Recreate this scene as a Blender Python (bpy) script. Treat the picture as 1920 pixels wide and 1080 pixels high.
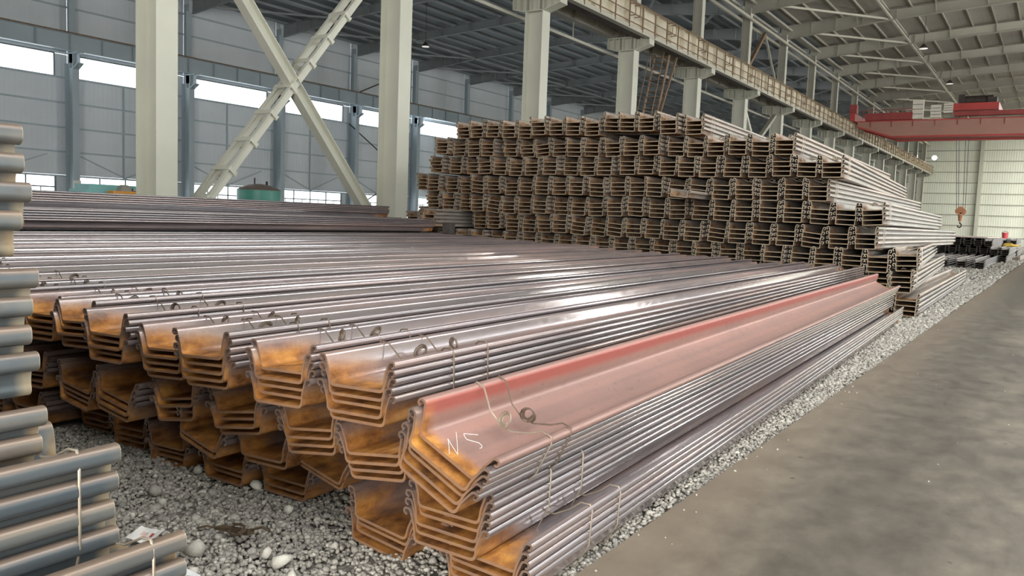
import bpy, math, random
import numpy as np
from mathutils import Vector, Matrix

random.seed(7)
rng = np.random.default_rng(11)
scene = bpy.context.scene
for o in list(bpy.data.objects):
    bpy.data.objects.remove(o)
COL = scene.collection
PI = math.pi

# ------------------------------------------------------------------ camera
cam_d = bpy.data.cameras.new('camera')
cam_d.sensor_width = 36.0
cam_d.lens = 28.37
cam_d.clip_start = 0.05
cam_d.clip_end = 600
cam = bpy.data.objects.new('camera', cam_d)
cam.matrix_world = Matrix(((0.82649372, -0.08184977, 0.55696386, 0.0),
                           (0.56161337, 0.05184963, -0.8257736, 0.0),
                           (0.03871101, 0.99529505, 0.08882132, 1.5),
                           (0, 0, 0, 1)))
COL.objects.link(cam)
scene.camera = cam

# ------------------------------------------------------------------ world, colour, lights
scene.view_settings.view_transform = 'Standard'
scene.view_settings.look = 'None'
scene.view_settings.exposure = 0.6
scene.view_settings.gamma = 1.0
scene.view_settings.use_curve_mapping = False
try:
    scene.cycles.use_denoising = True
    scene.cycles.max_bounces = 7
    scene.cycles.diffuse_bounces = 3
    scene.cycles.glossy_bounces = 3
    scene.cycles.transparent_max_bounces = 8
    scene.cycles.sample_clamp_indirect = 4.0
except Exception:
    pass
world = bpy.data.worlds.new('overcast_sky')
scene.world = world
world.use_nodes = True
bg = world.node_tree.nodes['Background']
bg.inputs['Color'].default_value = (0.93, 0.97, 1.0, 1)
bg.inputs['Strength'].default_value = 2.5


def area(name, loc, target, sx, sy, power, color=(1, 1, 1), spread=180):
    l = bpy.data.lights.new(name, 'AREA')
    l.shape = 'RECTANGLE'
    l.size = sx
    l.size_y = sy
    l.energy = power
    l.color = color
    l.spread = math.radians(spread)
    o = bpy.data.objects.new(name, l)
    COL.objects.link(o)
    o.location = loc
    d = Vector(target) - Vector(loc)
    o.rotation_euler = d.to_track_quat('-Z', 'Z').to_euler()
    return o


# daylight through the open gate behind the camera
area('daylight_rear_gate', (5.5, -19.5, 4.4), (-3.0, 3.0, 1.0), 12, 6.8, 4000, (1.0, 0.955, 0.88))
# daylight through the long window bands of the right-hand wall (behind the frame edge)
area('daylight_right_upper', (16.9, 55, 9.3), (-10, 55, 4.5), 158, 1.4, 31000, (1.0, 0.98, 0.93))
area('daylight_right_lower', (16.9, 55, 2.6), (0, 55, 5.0), 158, 2.2, 28000, (1.0, 0.97, 0.92))
# unseen roof strips, added for general top light and highlights on the piles
for rx in (5.0, 10.5):
    area('added_roof_strip_light', (rx, 9, 16.1 - abs(rx) * .055), (rx, 9, 0), 1.3, 50, 2600, (.95, .975, 1.0))
for rx in (3.5, 7.5, 11.5):  # further unseen strips, added to brighten the far end wall
    area('added_roof_strip_light', (rx, 113, 16.1 - rx * .055), (rx, 113, 0), .8, 40, 3400, (1.0, .99, .94))
# daylight through the window bands of the left wall, seen in the picture
area('daylight_left_upper', (-52.15, 60, 9.66), (0, 60, 7.0), 160, 1.5, 15000, (0.92, 0.97, 1.0))
area('daylight_left_lower', (-52.15, 60, 2.1), (0, 60, 3.0), 160, 2.0, 9000, (0.92, 0.97, 1.0))


# ------------------------------------------------------------------ helpers
def link(o, parent=None):
    COL.objects.link(o)
    if parent is not None:
        o.parent = parent
    return o


def empty(name, loc=(0, 0, 0), label=None, cat=None, group=None, kind=None, rot=(0, 0, 0)):
    o = bpy.data.objects.new(name, None)
    o.empty_display_size = 0.1
    o.location = loc
    o.rotation_euler = rot
    tag(o, label, cat, group, kind)
    return link(o)


def tag(o, label=None, cat=None, group=None, kind=None):
    if label: o['label'] = label
    if cat: o['category'] = cat
    if group: o['group'] = group
    if kind: o['kind'] = kind
    return o


class MB:
    def __init__(s):
        s.v = []
        s.f = []

    def box(s, x0, x1, y0, y1, z0, z1):
        b = len(s.v)
        s.v += [(x0, y0, z0), (x1, y0, z0), (x1, y1, z0), (x0, y1, z0), (x0, y0, z1), (x1, y0, z1), (x1, y1, z1), (x0, y1, z1)]
        s.f += [tuple(b + i for i in q) for q in ((0, 3, 2, 1), (4, 5, 6, 7), (0, 1, 5, 4), (1, 2, 6, 5), (2, 3, 7, 6), (3, 0, 4, 7))]
        return s

    def hexa(s, pts):      # eight corners, bottom loop then top loop
        b = len(s.v)
        s.v += [tuple(p) for p in pts]
        s.f += [tuple(b + i for i in q) for q in ((0, 3, 2, 1), (4, 5, 6, 7), (0, 1, 5, 4), (1, 2, 6, 5), (2, 3, 7, 6), (3, 0, 4, 7))]
        return s

    def bar(s, a, b_, w, t, up=(0, 0, 1)):
        a = Vector(a); b_ = Vector(b_)
        d = (b_ - a).normalized()
        sd = d.cross(Vector(up))
        if sd.length < 1e-4: sd = d.cross(Vector((1, 0, 0)))
        sd.normalize()
        u = sd.cross(d)
        pts = []
        for e in (a, b_):
            pts += [e - sd * w / 2 - u * t / 2, e + sd * w / 2 - u * t / 2, e + sd * w / 2 + u * t / 2, e - sd * w / 2 + u * t / 2]
        return s.hexa(pts)

    def tube(s, pts, r, n=6, closed=False):
        P = [Vector(p) for p in pts]
        m = len(P)
        b = len(s.v)
        up = None
        for i, p in enumerate(P):
            if closed:
                d = P[(i + 1) % m] - P[i - 1]
            else:
                d = P[min(i + 1, m - 1)] - P[max(i - 1, 0)]
            d.normalize()
            if up is None:
                up = Vector((0, 0, 1)) if abs(d.z) < .9 else Vector((1, 0, 0))
            sd = d.cross(up)
            if sd.length < 1e-3: sd = d.cross(Vector((.3, 1, .2)))
            sd.normalize()
            up = sd.cross(d).normalized()
            for k in range(n):
                a = 2 * PI * k / n
                s.v.append(tuple(p + sd * math.cos(a) * r + up * math.sin(a) * r))
        for i in range(m if closed else m - 1):
            j = (i + 1) % m
            for k in range(n):
                l = (k + 1) % n
                s.f.append((b + i * n + k, b + j * n + k, b + j * n + l, b + i * n + l))
        if not closed:
            s.f.append(tuple(b + k for k in range(n))[::-1])
            s.f.append(tuple(b + (m - 1) * n + k for k in range(n)))
        return s

    def cyl(s, c, r, h, n=20, axis='z', r2=None):
        r2 = r if r2 is None else r2
        b = len(s.v)
        for zz, rr in ((0, r), (h, r2)):
            for k in range(n):
                a = 2 * PI * k / n
                p = (rr * math.cos(a), rr * math.sin(a), zz)
                if axis == 'y': p = (p[0], p[2], p[1])
                if axis == 'x': p = (p[2], p[0], p[1])
                s.v.append((c[0] + p[0], c[1] + p[1], c[2] + p[2]))
        for k in range(n):
            l = (k + 1) % n
            s.f.append((b + k, b + l, b + n + l, b + n + k))
        s.f.append(tuple(b + k for k in range(n))[::-1])
        s.f.append(tuple(b + n + k for k in range(n)))
        return s

    def mesh(s, name, mat, smooth=False):
        me = bpy.data.meshes.new(name)
        me.from_pydata(s.v, [], s.f)
        me.materials.append(mat)
        if smooth:
            me.polygons.foreach_set('use_smooth', [True] * len(me.polygons))
            try: me.set_sharp_from_angle(angle=math.radians(40))
            except Exception: pass
        me.update()
        return me

    def build(s, name, mat, parent=None, smooth=False, loc=None):
        o = bpy.data.objects.new(name, s.mesh(name, mat, smooth))
        if loc: o.location = loc
        return link(o, parent)


def inst(name, me, parent=None, loc=(0, 0, 0), rot=(0, 0, 0)):
    o = bpy.data.objects.new(name, me)
    o.location = loc
    o.rotation_euler = rot
    return link(o, parent)


ORD = ['zeroth', 'first', 'second', 'third', 'fourth', 'fifth', 'sixth', 'seventh', 'eighth', 'ninth', 'tenth', 'eleventh', 'twelfth',
       'thirteenth', 'fourteenth', 'fifteenth', 'sixteenth', 'seventeenth', 'eighteenth', 'nineteenth', 'twentieth', 'twenty-first',
       'twenty-second', 'twenty-third', 'twenty-fourth', 'twenty-fifth', 'twenty-sixth', 'twenty-seventh', 'twenty-eighth', 'twenty-ninth', 'thirtieth']


# ------------------------------------------------------------------ materials
def newmat(name):
    m = bpy.data.materials.new(name)
    m.use_nodes = True
    nt = m.node_tree
    return m, nt, nt.nodes['Principled BSDF']


def N(nt, t, **kw):
    n = nt.nodes.new(t)
    for k, v in kw.items():
        setattr(n, k, v)
    return n


def noise(nt, vec, scale, detail=4, rough=.55):
    n = N(nt, 'ShaderNodeTexNoise')
    n.inputs['Scale'].default_value = scale
    n.inputs['Detail'].default_value = detail
    n.inputs['Roughness'].default_value = rough
    nt.links.new(vec, n.inputs['Vector'])
    return n.outputs['Fac']


def ramp(nt, fac, stops):
    r = N(nt, 'ShaderNodeValToRGB')
    e = r.color_ramp.elements
    while len(e) < len(stops): e.new(0.5)
    for el, (p, c) in zip(e, stops):
        el.position = p
        el.color = (*c, 1) if len(c) == 3 else c
    nt.links.new(fac, r.inputs[0])
    return r.outputs[0]


def mix(nt, fac, a, b, mode='MIX'):
    m = N(nt, 'ShaderNodeMix', data_type='RGBA', blend_type=mode)
    for sock, val in ((m.inputs[0], fac), (m.inputs[6], a), (m.inputs[7], b)):
        if isinstance(val, (int, float)): sock.default_value = val
        elif isinstance(val, tuple): sock.default_value = (*val, 1) if len(val) == 3 else val
        else: nt.links.new(val, sock)
    return m.outputs[2]


def mathn(nt, op, a, b=None, c=None, clamp=False):
    m = N(nt, 'ShaderNodeMath', operation=op)
    m.use_clamp = clamp
    for i, val in enumerate((a, b, c)):
        if val is None: continue
        if isinstance(val, (int, float)): m.inputs[i].default_value = val
        else: nt.links.new(val, m.inputs[i])
    return m.outputs[0]


def mapping(nt, vec, scale, loc=(0, 0, 0)):
    m = N(nt, 'ShaderNodeMapping')
    m.inputs['Scale'].default_value = scale
    m.inputs['Location'].default_value = loc
    nt.links.new(vec, m.inputs['Vector'])
    return m.outputs[0]


def bump(nt, h, strength, dist=.01):
    b = N(nt, 'ShaderNodeBump')
    b.inputs['Strength'].default_value = strength
    b.inputs['Distance'].default_value = dist
    nt.links.new(h, b.inputs['Height'])
    return b.outputs[0]


def painted(name, col, rough=.5, metal=0.0, var=.12, scale=1.5, coord='Object', spec=.5):
    m, nt, p = newmat(name)
    tc = N(nt, 'ShaderNodeTexCoord')
    v = tc.outputs[coord]
    f = noise(nt, v, scale, 5)
    c = ramp(nt, f, [(.3, tuple(x * (1 - var) for x in col)), (.7, tuple(min(1, x * (1 + var)) for x in col))])
    nt.links.new(c, p.inputs['Base Color'])
    p.inputs['Roughness'].default_value = rough
    p.inputs['Metallic'].default_value = metal
    p.inputs['Specular IOR Level'].default_value = spec
    return m


def pile_material(name, base, rust_len, rust_cols, rough, metal, stripe=False, cut=(.32, .2, .12), topbrown=None, ior=1.5, length=12.0, band=.5):
    """hot rolled steel: long mill-scale bands, rust growing in from both cut ends"""
    m, nt, p = newmat(name)
    tc = N(nt, 'ShaderNodeTexCoord')
    oi = N(nt, 'ShaderNodeObjectInfo')
    ob = tc.outputs['Object']
    off = N(nt, 'ShaderNodeCombineXYZ')
    r100 = mathn(nt, 'MULTIPLY', oi.outputs['Random'], 40.0)
    nt.links.new(r100, off.inputs[0]); nt.links.new(r100, off.inputs[1]); nt.links.new(r100, off.inputs[2])
    va = N(nt, 'ShaderNodeVectorMath', operation='ADD')
    nt.links.new(ob, va.inputs[0]); nt.links.new(off.outputs[0], va.inputs[1])
    v = va.outputs[0]
    long_ = noise(nt, mapping(nt, v, (11, .12, 11)), 1.0, 3)
    patch = noise(nt, mapping(nt, v, (3, .9, 3)), 1.0, 5)
    speck = noise(nt, mapping(nt, v, (30, 12, 30)), 1.0, 4, .7)
    f = mathn(nt, 'ADD', mathn(nt, 'MULTIPLY', long_, .65), mathn(nt, 'MULTIPLY', patch, .35))
    c = ramp(nt, f, [(.36, base[0]), (.5, base[1]), (.64, base[2])])
    hue = ramp(nt, oi.outputs['Random'], [(0, (.88, .9, .95)), (.5, (1, 1, 1)), (1, (1.12, 1.0, .96))])
    c = mix(nt, 1.0, c, hue, 'MULTIPLY')
    c = mix(nt, mathn(nt, 'MULTIPLY', ramp(nt, speck, [(.6, (0, 0, 0)), (.72, (1, 1, 1))]), .35), c, (.10, .07, .06))
    sep = N(nt, 'ShaderNodeSeparateXYZ')
    nt.links.new(ob, sep.inputs[0])
    y = sep.outputs['Y']
    if stripe:
        x = sep.outputs['X']
        wob = mathn(nt, 'MULTIPLY', mathn(nt, 'SUBTRACT', patch, .5), .008)
        d = mathn(nt, 'ABSOLUTE', mathn(nt, 'ADD', mathn(nt, 'ADD', x, .166), wob))
        s = ramp(nt, mathn(nt, 'MULTIPLY', d, 20.0), [(.12, (1, 1, 1)), (.34, (0, 0, 0))])
        c = mix(nt, mathn(nt, 'MULTIPLY', s, .85), c, (.42, .10, .08))
        pk = ramp(nt, x, [(.0, (1, 1, 1)), (.14, (0, 0, 0))])
        c = mix(nt, mathn(nt, 'MULTIPLY', pk, .0), c, (.5, .2, .15))
    if topbrown:
        tb = ramp(nt, mathn(nt, 'ADD', sep.outputs['Z'], mathn(nt, 'MULTIPLY', mathn(nt, 'SUBTRACT', patch, .5), .03)), [(.128, (0, 0, 0)), (.142, (1, 1, 1))])
        c = mix(nt, mathn(nt, 'MULTIPLY', tb, .75), c, topbrown)
    p.inputs['IOR'].default_value = ior
    # rust from the ends
    e = mathn(nt, 'MINIMUM', y, mathn(nt, 'SUBTRACT', length, y))
    e = mathn(nt, 'ADD', e, mathn(nt, 'MULTIPLY', mathn(nt, 'SUBTRACT', patch, .5), rust_len * 1.6))
    k = N(nt, 'ShaderNodeMapRange')
    k.inputs['From Min'].default_value = rust_len * .35
    k.inputs['From Max'].default_value = rust_len
    k.inputs['To Min'].default_value = 1
    k.inputs['To Max'].default_value = 0
    nt.links.new(e, k.inputs['Value'])
    rn = noise(nt, mapping(nt, v, (9, 5, 9)), 1.0, 6, .65)
    rc = ramp(nt, rn, [(.35, rust_cols[0]), (.5, rust_cols[1]), (.68, rust_cols[2])])
    ax = mathn(nt, 'ABSOLUTE', sep.outputs['X'])
    ins = ramp(nt, mathn(nt, 'ADD', ax, mathn(nt, 'MULTIPLY', mathn(nt, 'SUBTRACT', rn, .5), .06)), [(.150, (1, 1, 1)), (.195, (.22, .22, .22))])
    zf = ramp(nt, mathn(nt, 'MULTIPLY', sep.outputs['Z'], 5.0), [(.30, (1, 1, 1)), (.60, (.35, .35, .35))])
    kr = mathn(nt, 'MULTIPLY', mathn(nt, 'MULTIPLY', k.outputs[0], ins), zf)
    c = mix(nt, kr, c, rc)
    cutf = mathn(nt, 'LESS_THAN', y, .002)
    c = mix(nt, mathn(nt, 'MULTIPLY', cutf, .8), c, mix(nt, mathn(nt, 'MULTIPLY', rn, .5), cut, rust_cols[0]))
    nt.links.new(c, p.inputs['Base Color'])
    nt.links.new(mathn(nt, 'SUBTRACT', ior, mathn(nt, 'MULTIPLY', mathn(nt, 'MULTIPLY', kr, 2.0, clamp=True), ior - 1.35)), p.inputs['IOR'])
    met = mathn(nt, 'MULTIPLY', mathn(nt, 'SUBTRACT', 1.0, kr), metal)
    nt.links.new(met, p.inputs['Metallic'])
    ro = mathn(nt, 'ADD', rough, mathn(nt, 'ADD', mathn(nt, 'MULTIPLY', kr, .5), mathn(nt, 'MULTIPLY', mathn(nt, 'SUBTRACT', speck, .5), .22)))
    nt.links.new(ro, p.inputs['Roughness'])
    nt.links.new(bump(nt, long_, .10, .004), p.inputs['Normal'])
    return m


RUST = ((.13, .055, .022), (.36, .15, .04), (.62, .30, .07))
M = {}
M['pile_near'] = pile_material('mill_scale_steel', ((.15, .132, .14), (.235, .20, .20), (.37, .275, .25)), .42, RUST, .12, .3, ior=2.7, cut=(.22, .14, .095))
M['pile_pink'] = pile_material('pinkish_scale_steel', ((.20, .165, .168), (.285, .225, .222), (.385, .27, .245)), .42, RUST, .12, .25, ior=2.6, cut=(.22, .14, .095))
M['pile_stripe'] = pile_material('pink_scale_steel', ((.28, .19, .17), (.35, .225, .195), (.42, .25, .21)), .10, RUST, .42, .3, stripe=True, cut=(.22, .14, .095))
M['pile_big'] = pile_material('grey_scale_steel', ((.25, .235, .205), (.35, .315, .275), (.48, .41, .35)), .8, ((.09, .04, .018), (.20, .095, .035), (.50, .26, .08)), .38, .3, cut=(.36, .33, .25))  # long, darkened rust also puts the shade of the cavities into the colour
M['pile_blue'] = pile_material('blue_grey_steel', ((.07, .085, .095), (.125, .14, .145), (.21, .18, .14)), .05, ((.25, .16, .08), (.42, .33, .2), (.5, .42, .3)), .36, .4, cut=(.40, .35, .26), topbrown=(.25, .175, .125))
M['pile_dark'] = pile_material('dark_scale_steel', ((.12, .12, .13), (.22, .21, .21), (.33, .31, .30)), .2, ((.05, .04, .03), (.10, .07, .05), (.16, .11, .07)), .45, .3, cut=(.10, .09, .08))
M['wire'] = painted('wire_steel', (.16, .12, .09), .5, .5, .3, 20)
M['wire_light'] = painted('bright_wire', (.33, .28, .22), .4, .5, .15, 20)
M['cream'] = painted('cream_column_paint', (.56, .555, .47), .45, 0, .06, .6)
M['cream_girder'] = painted('cream_girder_paint', (.66, .60, .47), .5, 0, .08, .5)
M['bluegrey'] = painted('blue_grey_column_paint', (.42, .49, .53), .5, 0, .06, .5)
M['grey_steel'] = painted('grey_rafter_paint', (.37, .355, .295), .5, 0, .08, .5)
M['grey_steel_left'] = painted('dull_rafter_paint', (.33, .35, .35), .5, 0, .08, .5)
M['purlin'] = painted('galvanised_purlin', (.48, .46, .385), .45, .1, .08, 1)
M['purlin_left'] = painted('galvanised_purlin_dull', (.42, .45, .46), .45, .1, .08, 1)
M['rail'] = painted('brown_railing_paint', (.20, .13, .08), .6, 0, .25, 3)
M['red'] = painted('red_crane_paint', (.47, .055, .048), .45, 0, .15, 1)
M['red_dark'] = painted('dark_red_crane_paint', (.30, .05, .045), .5, 0, .2, 1)
M['crane_web'] = painted('red_girder_web_reflecting', (.42, .22, .17), .45, 0, .1, .4)  # browner than the flanges: reflected light put into the base colour
M['white_box'] = painted('off_white_enclosure', (.72, .68, .58), .5, 0, .05, 3)
M['dark'] = painted('dark_machinery_and_shade', (.06, .045, .04), .6, .2, .3, 4)
M['rope'] = painted('rope_steel', (.12, .12, .12), .5, .5, .2, 5)
M['hook'] = painted('rusty_orange_hook_block', (.55, .25, .13), .55, .1, .25, 3)
M['teal'] = painted('teal_machine_paint', (.22, .50, .48), .45, 0, .08, 2)
M['green'] = painted('green_tank_paint', (.10, .36, .28), .4, 0, .1, 2)
M['brown_dome'] = painted('brown_tank_top', (.30, .22, .18), .5, 0, .1, 2)
M['orange'] = painted('orange_beam_paint', (.80, .36, .06), .45, 0, .06, 2)
M['paper'] = painted('paper', (.82, .80, .76), .8, 0, .04, 8)
M['print_red'] = painted('red_print', (.45, .08, .07), .8, 0, .1, 8)
M['print_pale'] = painted('pale_print', (.72, .52, .46), .8, 0, .1, 8)
M['chalk'] = painted('chalk', (.85, .80, .74), .9, 0, .05, 30)
M['timber'] = painted('dark_timber_packer', (.06, .05, .045), .85, 0, .3, 6)
M['pinksheet'] = painted('pale_pink_sheet', (.75, .62, .56), .6, 0, .05, 2)
M['yellow'] = painted('yellow_paint', (.80, .55, .10), .5, 0, .1, 3)
M['redplastic'] = painted('red_plastic', (.70, .08, .09), .45, 0, .1, 3)
M['frame'] = painted('dark_window_frame', (.16, .18, .18), .5, 0, .1, 2)
M['plastic_film'] = painted('white_plastic_scrap', (.80, .80, .80), .5, 0, .05, 8)
M['brown_scrap'] = painted('brown_scrap', (.09, .06, .035), .6, 0, .4, 14)


def cladding_mat(name, col, axis, var=.06):
    m, nt, p = newmat(name)
    tc = N(nt, 'ShaderNodeTexCoord')
    v = tc.outputs['Object']
    sep = N(nt, 'ShaderNodeSeparateXYZ')
    nt.links.new(v, sep.inputs[0])
    s = sep.outputs[axis]
    w = mathn(nt, 'SINE', mathn(nt, 'MULTIPLY', s, 2 * PI / .30))
    f = noise(nt, v, .35, 4)
    c = ramp(nt, f, [(.3, tuple(x * (1 - var) for x in col)), (.7, tuple(x * (1 + var) for x in col))])
    nt.links.new(c, p.inputs['Base Color'])
    p.inputs['Roughness'].default_value = .6
    nt.links.new(bump(nt, w, .35, .02), p.inputs['Normal'])
    return m


M['clad_left'] = cladding_mat('left_wall_cladding', (.72, .76, .79), 'Y')
M['clad_far'] = cladding_mat('far_wall_cladding', (.78, .80, .68), 'X')
M['roof_right'] = cladding_mat('roof_sheet_warm', (.31, .295, .25), 'Y', .1)
M['roof_left'] = cladding_mat('roof_sheet_cool', (.24, .27, .28), 'Y', .1)

m, nt, p = newmat('window_glass')
for n in list(nt.nodes):
    if n.type == 'BSDF_PRINCIPLED': nt.nodes.remove(n)
tr = N(nt, 'ShaderNodeBsdfTransparent'); tr.inputs[0].default_value = (.96, .98, .98, 1)
gl = N(nt, 'ShaderNodeBsdfGlossy'); gl.inputs['Roughness'].default_value = .05
ms = N(nt, 'ShaderNodeMixShader'); ms.inputs[0].default_value = .06
nt.links.new(tr.outputs[0], ms.inputs[1]); nt.links.new(gl.outputs[0], ms.inputs[2])
nt.links.new(ms.outputs[0], nt.nodes['Material Output'].inputs[0])
M['glass'] = m


def emis(name, col, s):
    m, nt, p = newmat(name)
    p.inputs['Emission Color'].default_value = (*col, 1)
    p.inputs['Emission Strength'].default_value = s
    p.inputs['Base Color'].default_value = (*col, 1)
    return m


M['flood'] = emis('floodlight_lens', (1.0, .98, .8), 120)
M['lampglow'] = emis('lamp_lens', (1.0, .98, .92), .35)

# concrete road
m, nt, p = newmat('dusty_concrete')
tc = N(nt, 'ShaderNodeTexCoord'); ob = tc.outputs['Object']
sep = N(nt, 'ShaderNodeSeparateXYZ'); nt.links.new(ob, sep.inputs[0])
big = noise(nt, mapping(nt, ob, (1.0, .45, 1)), 1.1, 5)
med = noise(nt, mapping(nt, ob, (1.0, .6, 1)), 5, 6, .65)
fine = noise(nt, ob, 60, 4, .7)
c = ramp(nt, mathn(nt, 'ADD', mathn(nt, 'MULTIPLY', big, .45), mathn(nt, 'MULTIPLY', med, .55)), [(.38, (.095, .080, .062)), (.5, (.150, .129, .098)), (.62, (.215, .186, .140))])
xw = mathn(nt, 'ADD', sep.outputs['X'], mathn(nt, 'MULTIPLY', mathn(nt, 'SUBTRACT', big, .5), 1.1))
edge = ramp(nt, mathn(nt, 'MULTIPLY_ADD', xw, .5, .9), [(.0, (1, 1, 1)), (.16, (1, 1, 1)), (.40, (0, 0, 0))])      # dry dusty margin beside the gravel
c = mix(nt, mathn(nt, 'MULTIPLY', edge, .55), c, (.235, .18, .128))
lane = ramp(nt, mathn(nt, 'ABSOLUTE', mathn(nt, 'ADD', xw, .72)), [(.05, (1, 1, 1)), (.55, (0, 0, 0))])   # darker lane along the road
c = mix(nt, mathn(nt, 'MULTIPLY', lane, mathn(nt, 'MULTIPLY_ADD', big, .7, .1)), c, (.06, .052, .042))
sp = ramp(nt, fine, [(.70, (0, 0, 0)), (.76, (1, 1, 1))])
c = mix(nt, mathn(nt, 'MULTIPLY', sp, .6), c, (.40, .36, .28))
vo = N(nt, 'ShaderNodeTexVoronoi'); vo.inputs['Scale'].default_value = 4.2; nt.links.new(ob, vo.inputs['Vector'])
dots = ramp(nt, vo.outputs['Distance'], [(.045, (1, 1, 1)), (.075, (0, 0, 0))])
c = mix(nt, mathn(nt, 'MULTIPLY', dots, .75), c, (.05, .042, .035))
dn = ramp(nt, noise(nt, mapping(nt, ob, (1, 1, 1), (3.3, 1.7, 0)), 22, 5, .75), [(.30, (1, 1, 1)), (.37, (0, 0, 0))])
c = mix(nt, mathn(nt, 'MULTIPLY', dn, .6), c, (.06, .05, .04))
# slab joints every six metres
jn = mathn(nt, 'ABSOLUTE', mathn(nt, 'SUBTRACT', mathn(nt, 'MODULO', mathn(nt, 'ADD', sep.outputs['Y'], mathn(nt, 'MULTIPLY', med, .05)), 6.0), 1.2))
jr = ramp(nt, mathn(nt, 'MULTIPLY', jn, 20.0), [(.08, (1, 1, 1)), (.2, (0, 0, 0))])
c = mix(nt, mathn(nt, 'MULTIPLY', jr, .45), c, (.06, .05, .04))
nt.links.new(c, p.inputs['Base Color'])
nt.links.new(mathn(nt, 'MULTIPLY_ADD', med, .3, .42), p.inputs['Roughness'])
nt.links.new(bump(nt, mathn(nt, 'ADD', fine, mathn(nt, 'MULTIPLY', med, 2.0)), .25, .004), p.inputs['Normal'])
M['concrete'] = m

m, nt, p = newmat('gravel_bed_dirt')
tc = N(nt, 'ShaderNodeTexCoord'); ob = tc.outputs['Object']
vo = N(nt, 'ShaderNodeTexVoronoi'); vo.inputs['Scale'].default_value = 30; nt.links.new(ob, vo.inputs['Vector'])
c = ramp(nt, vo.outputs['Distance'], [(.0, (.42, .39, .33)), (.45, (.20, .185, .16)), (.8, (.05, .045, .04))])
nt.links.new(mix(nt, noise(nt, ob, 3, 4), c, (.16, .15, .13)), p.inputs['Base Color'])
p.inputs['Roughness'].default_value = .9
nt.links.new(bump(nt, vo.outputs['Distance'], -.8, .02), p.inputs['Normal'])
M['bed'] = m

m, nt, p = newmat('crushed_stone')
at = N(nt, 'ShaderNodeAttribute', attribute_name='tone')
tc = N(nt, 'ShaderNodeTexCoord')
c = ramp(nt, at.outputs['Fac'], [(0, (.14, .13, .115)), (.35, (.29, .27, .235)), (.75, (.50, .47, .41)), (1, (.85, .81, .71))])
c = mix(nt, .35, c, ramp(nt, noise(nt, tc.outputs['Object'], 120, 4), [(.3, (.18, .16, .14)), (.7, (.55, .52, .46))]))
nt.links.new(c, p.inputs['Base Color'])
p.inputs['Roughness'].default_value = .8
M['stone'] = m

# ------------------------------------------------------------------ big structure
XB = -17.1          # crane-row column face
XW = -51.7          # window wall
YF = 135.0
YN = -20.0
S = 8.0
colY = lambda n: 27.0 + S * n
wallY = lambda k: 18.5 + S * k

road = MB()
road.box(-1.58, 17.3, YN, YF, -.25, 0)
o = road.build('floor', M['concrete'], None)
tag(o, 'dusty grey concrete road slab along the gravel', None, None, 'structure')
o = MB().box(XW - .3, -1.583, YN, YF, -.25, -.035).build('floor', M['bed'])
tag(o, 'stone covered ground under the stacks', None, None, 'structure')

# ---- left (window) wall
wl = empty('wall_left', (XW, 0, 0), 'long grey window wall clad in metal panels', None, None, 'structure')
bands = [(-.2, 1.0), (2.96, 4.40), (4.40, 5.89), (5.89, 7.41), (7.41, 8.97), (10.34, 11.7), (11.7, 13.2), (13.2, 14.6), (14.6, 15.78)]
pmesh = {}
def panel_mesh(w, h):
    k = (round(w, 3), round(h, 3))
    if k not in pmesh:
        b = MB(); b.box(-.04, 0, 0.012, w - .012, .012, h - .012)
        pmesh[k] = b.mesh('cladding_panel', M['clad_left'])
    return pmesh[k]
for k in range(-5, 15):
    y0 = wallY(k)
    y1 = min(y0 + S, YF)
    if y1 - y0 < .5: continue
    for z0, z1 in bands:
        inst('cladding_panel', panel_mesh(y1 - y0, z1 - z0), wl, (0, y0, z0))
    for z0, z1 in ((8.97, 10.34), (1.0, 2.96)):
        inst('cladding_panel', panel_mesh(.28, z1 - z0), wl, (0, y0, z0))
        inst('cladding_panel', panel_mesh(.8, z1 - z0), wl, (0, y0 + S - .8, z0))
gm = MB().box(0, .09, YN, YF, -.05, .05).mesh('girt', M['bluegrey'])
for z in (2.91, 4.40, 5.89, 7.41, 8.93, 11.7, 13.2, 14.6):
    inst('girt', gm, wl, (0, 0, z))
hm = MB().box(0, .06, -.05, .05, 0, 6.0).mesh('wall_post', M['bluegrey'])
for k in range(-5, 14):
    inst('wall_post', hm, wl, (0.02, wallY(k) + 3.6, 2.9))
bmw = MB().bar((.05, .4, 4.2), (.05, 3.5, 2.95), .05, .05).mesh('wall_brace', M['bluegrey'])
bmw2 = MB().bar((.05, 6.7, 4.2), (.05, 3.6, 2.95), .05, .05).mesh('wall_brace', M['bluegrey'])
for k in range(-2, 14):
    inst('wall_brace', bmw, wl, (0.02, wallY(k) + .3, 0))
    inst('wall_brace', bmw2, wl, (0.02, wallY(k), 0))

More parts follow.
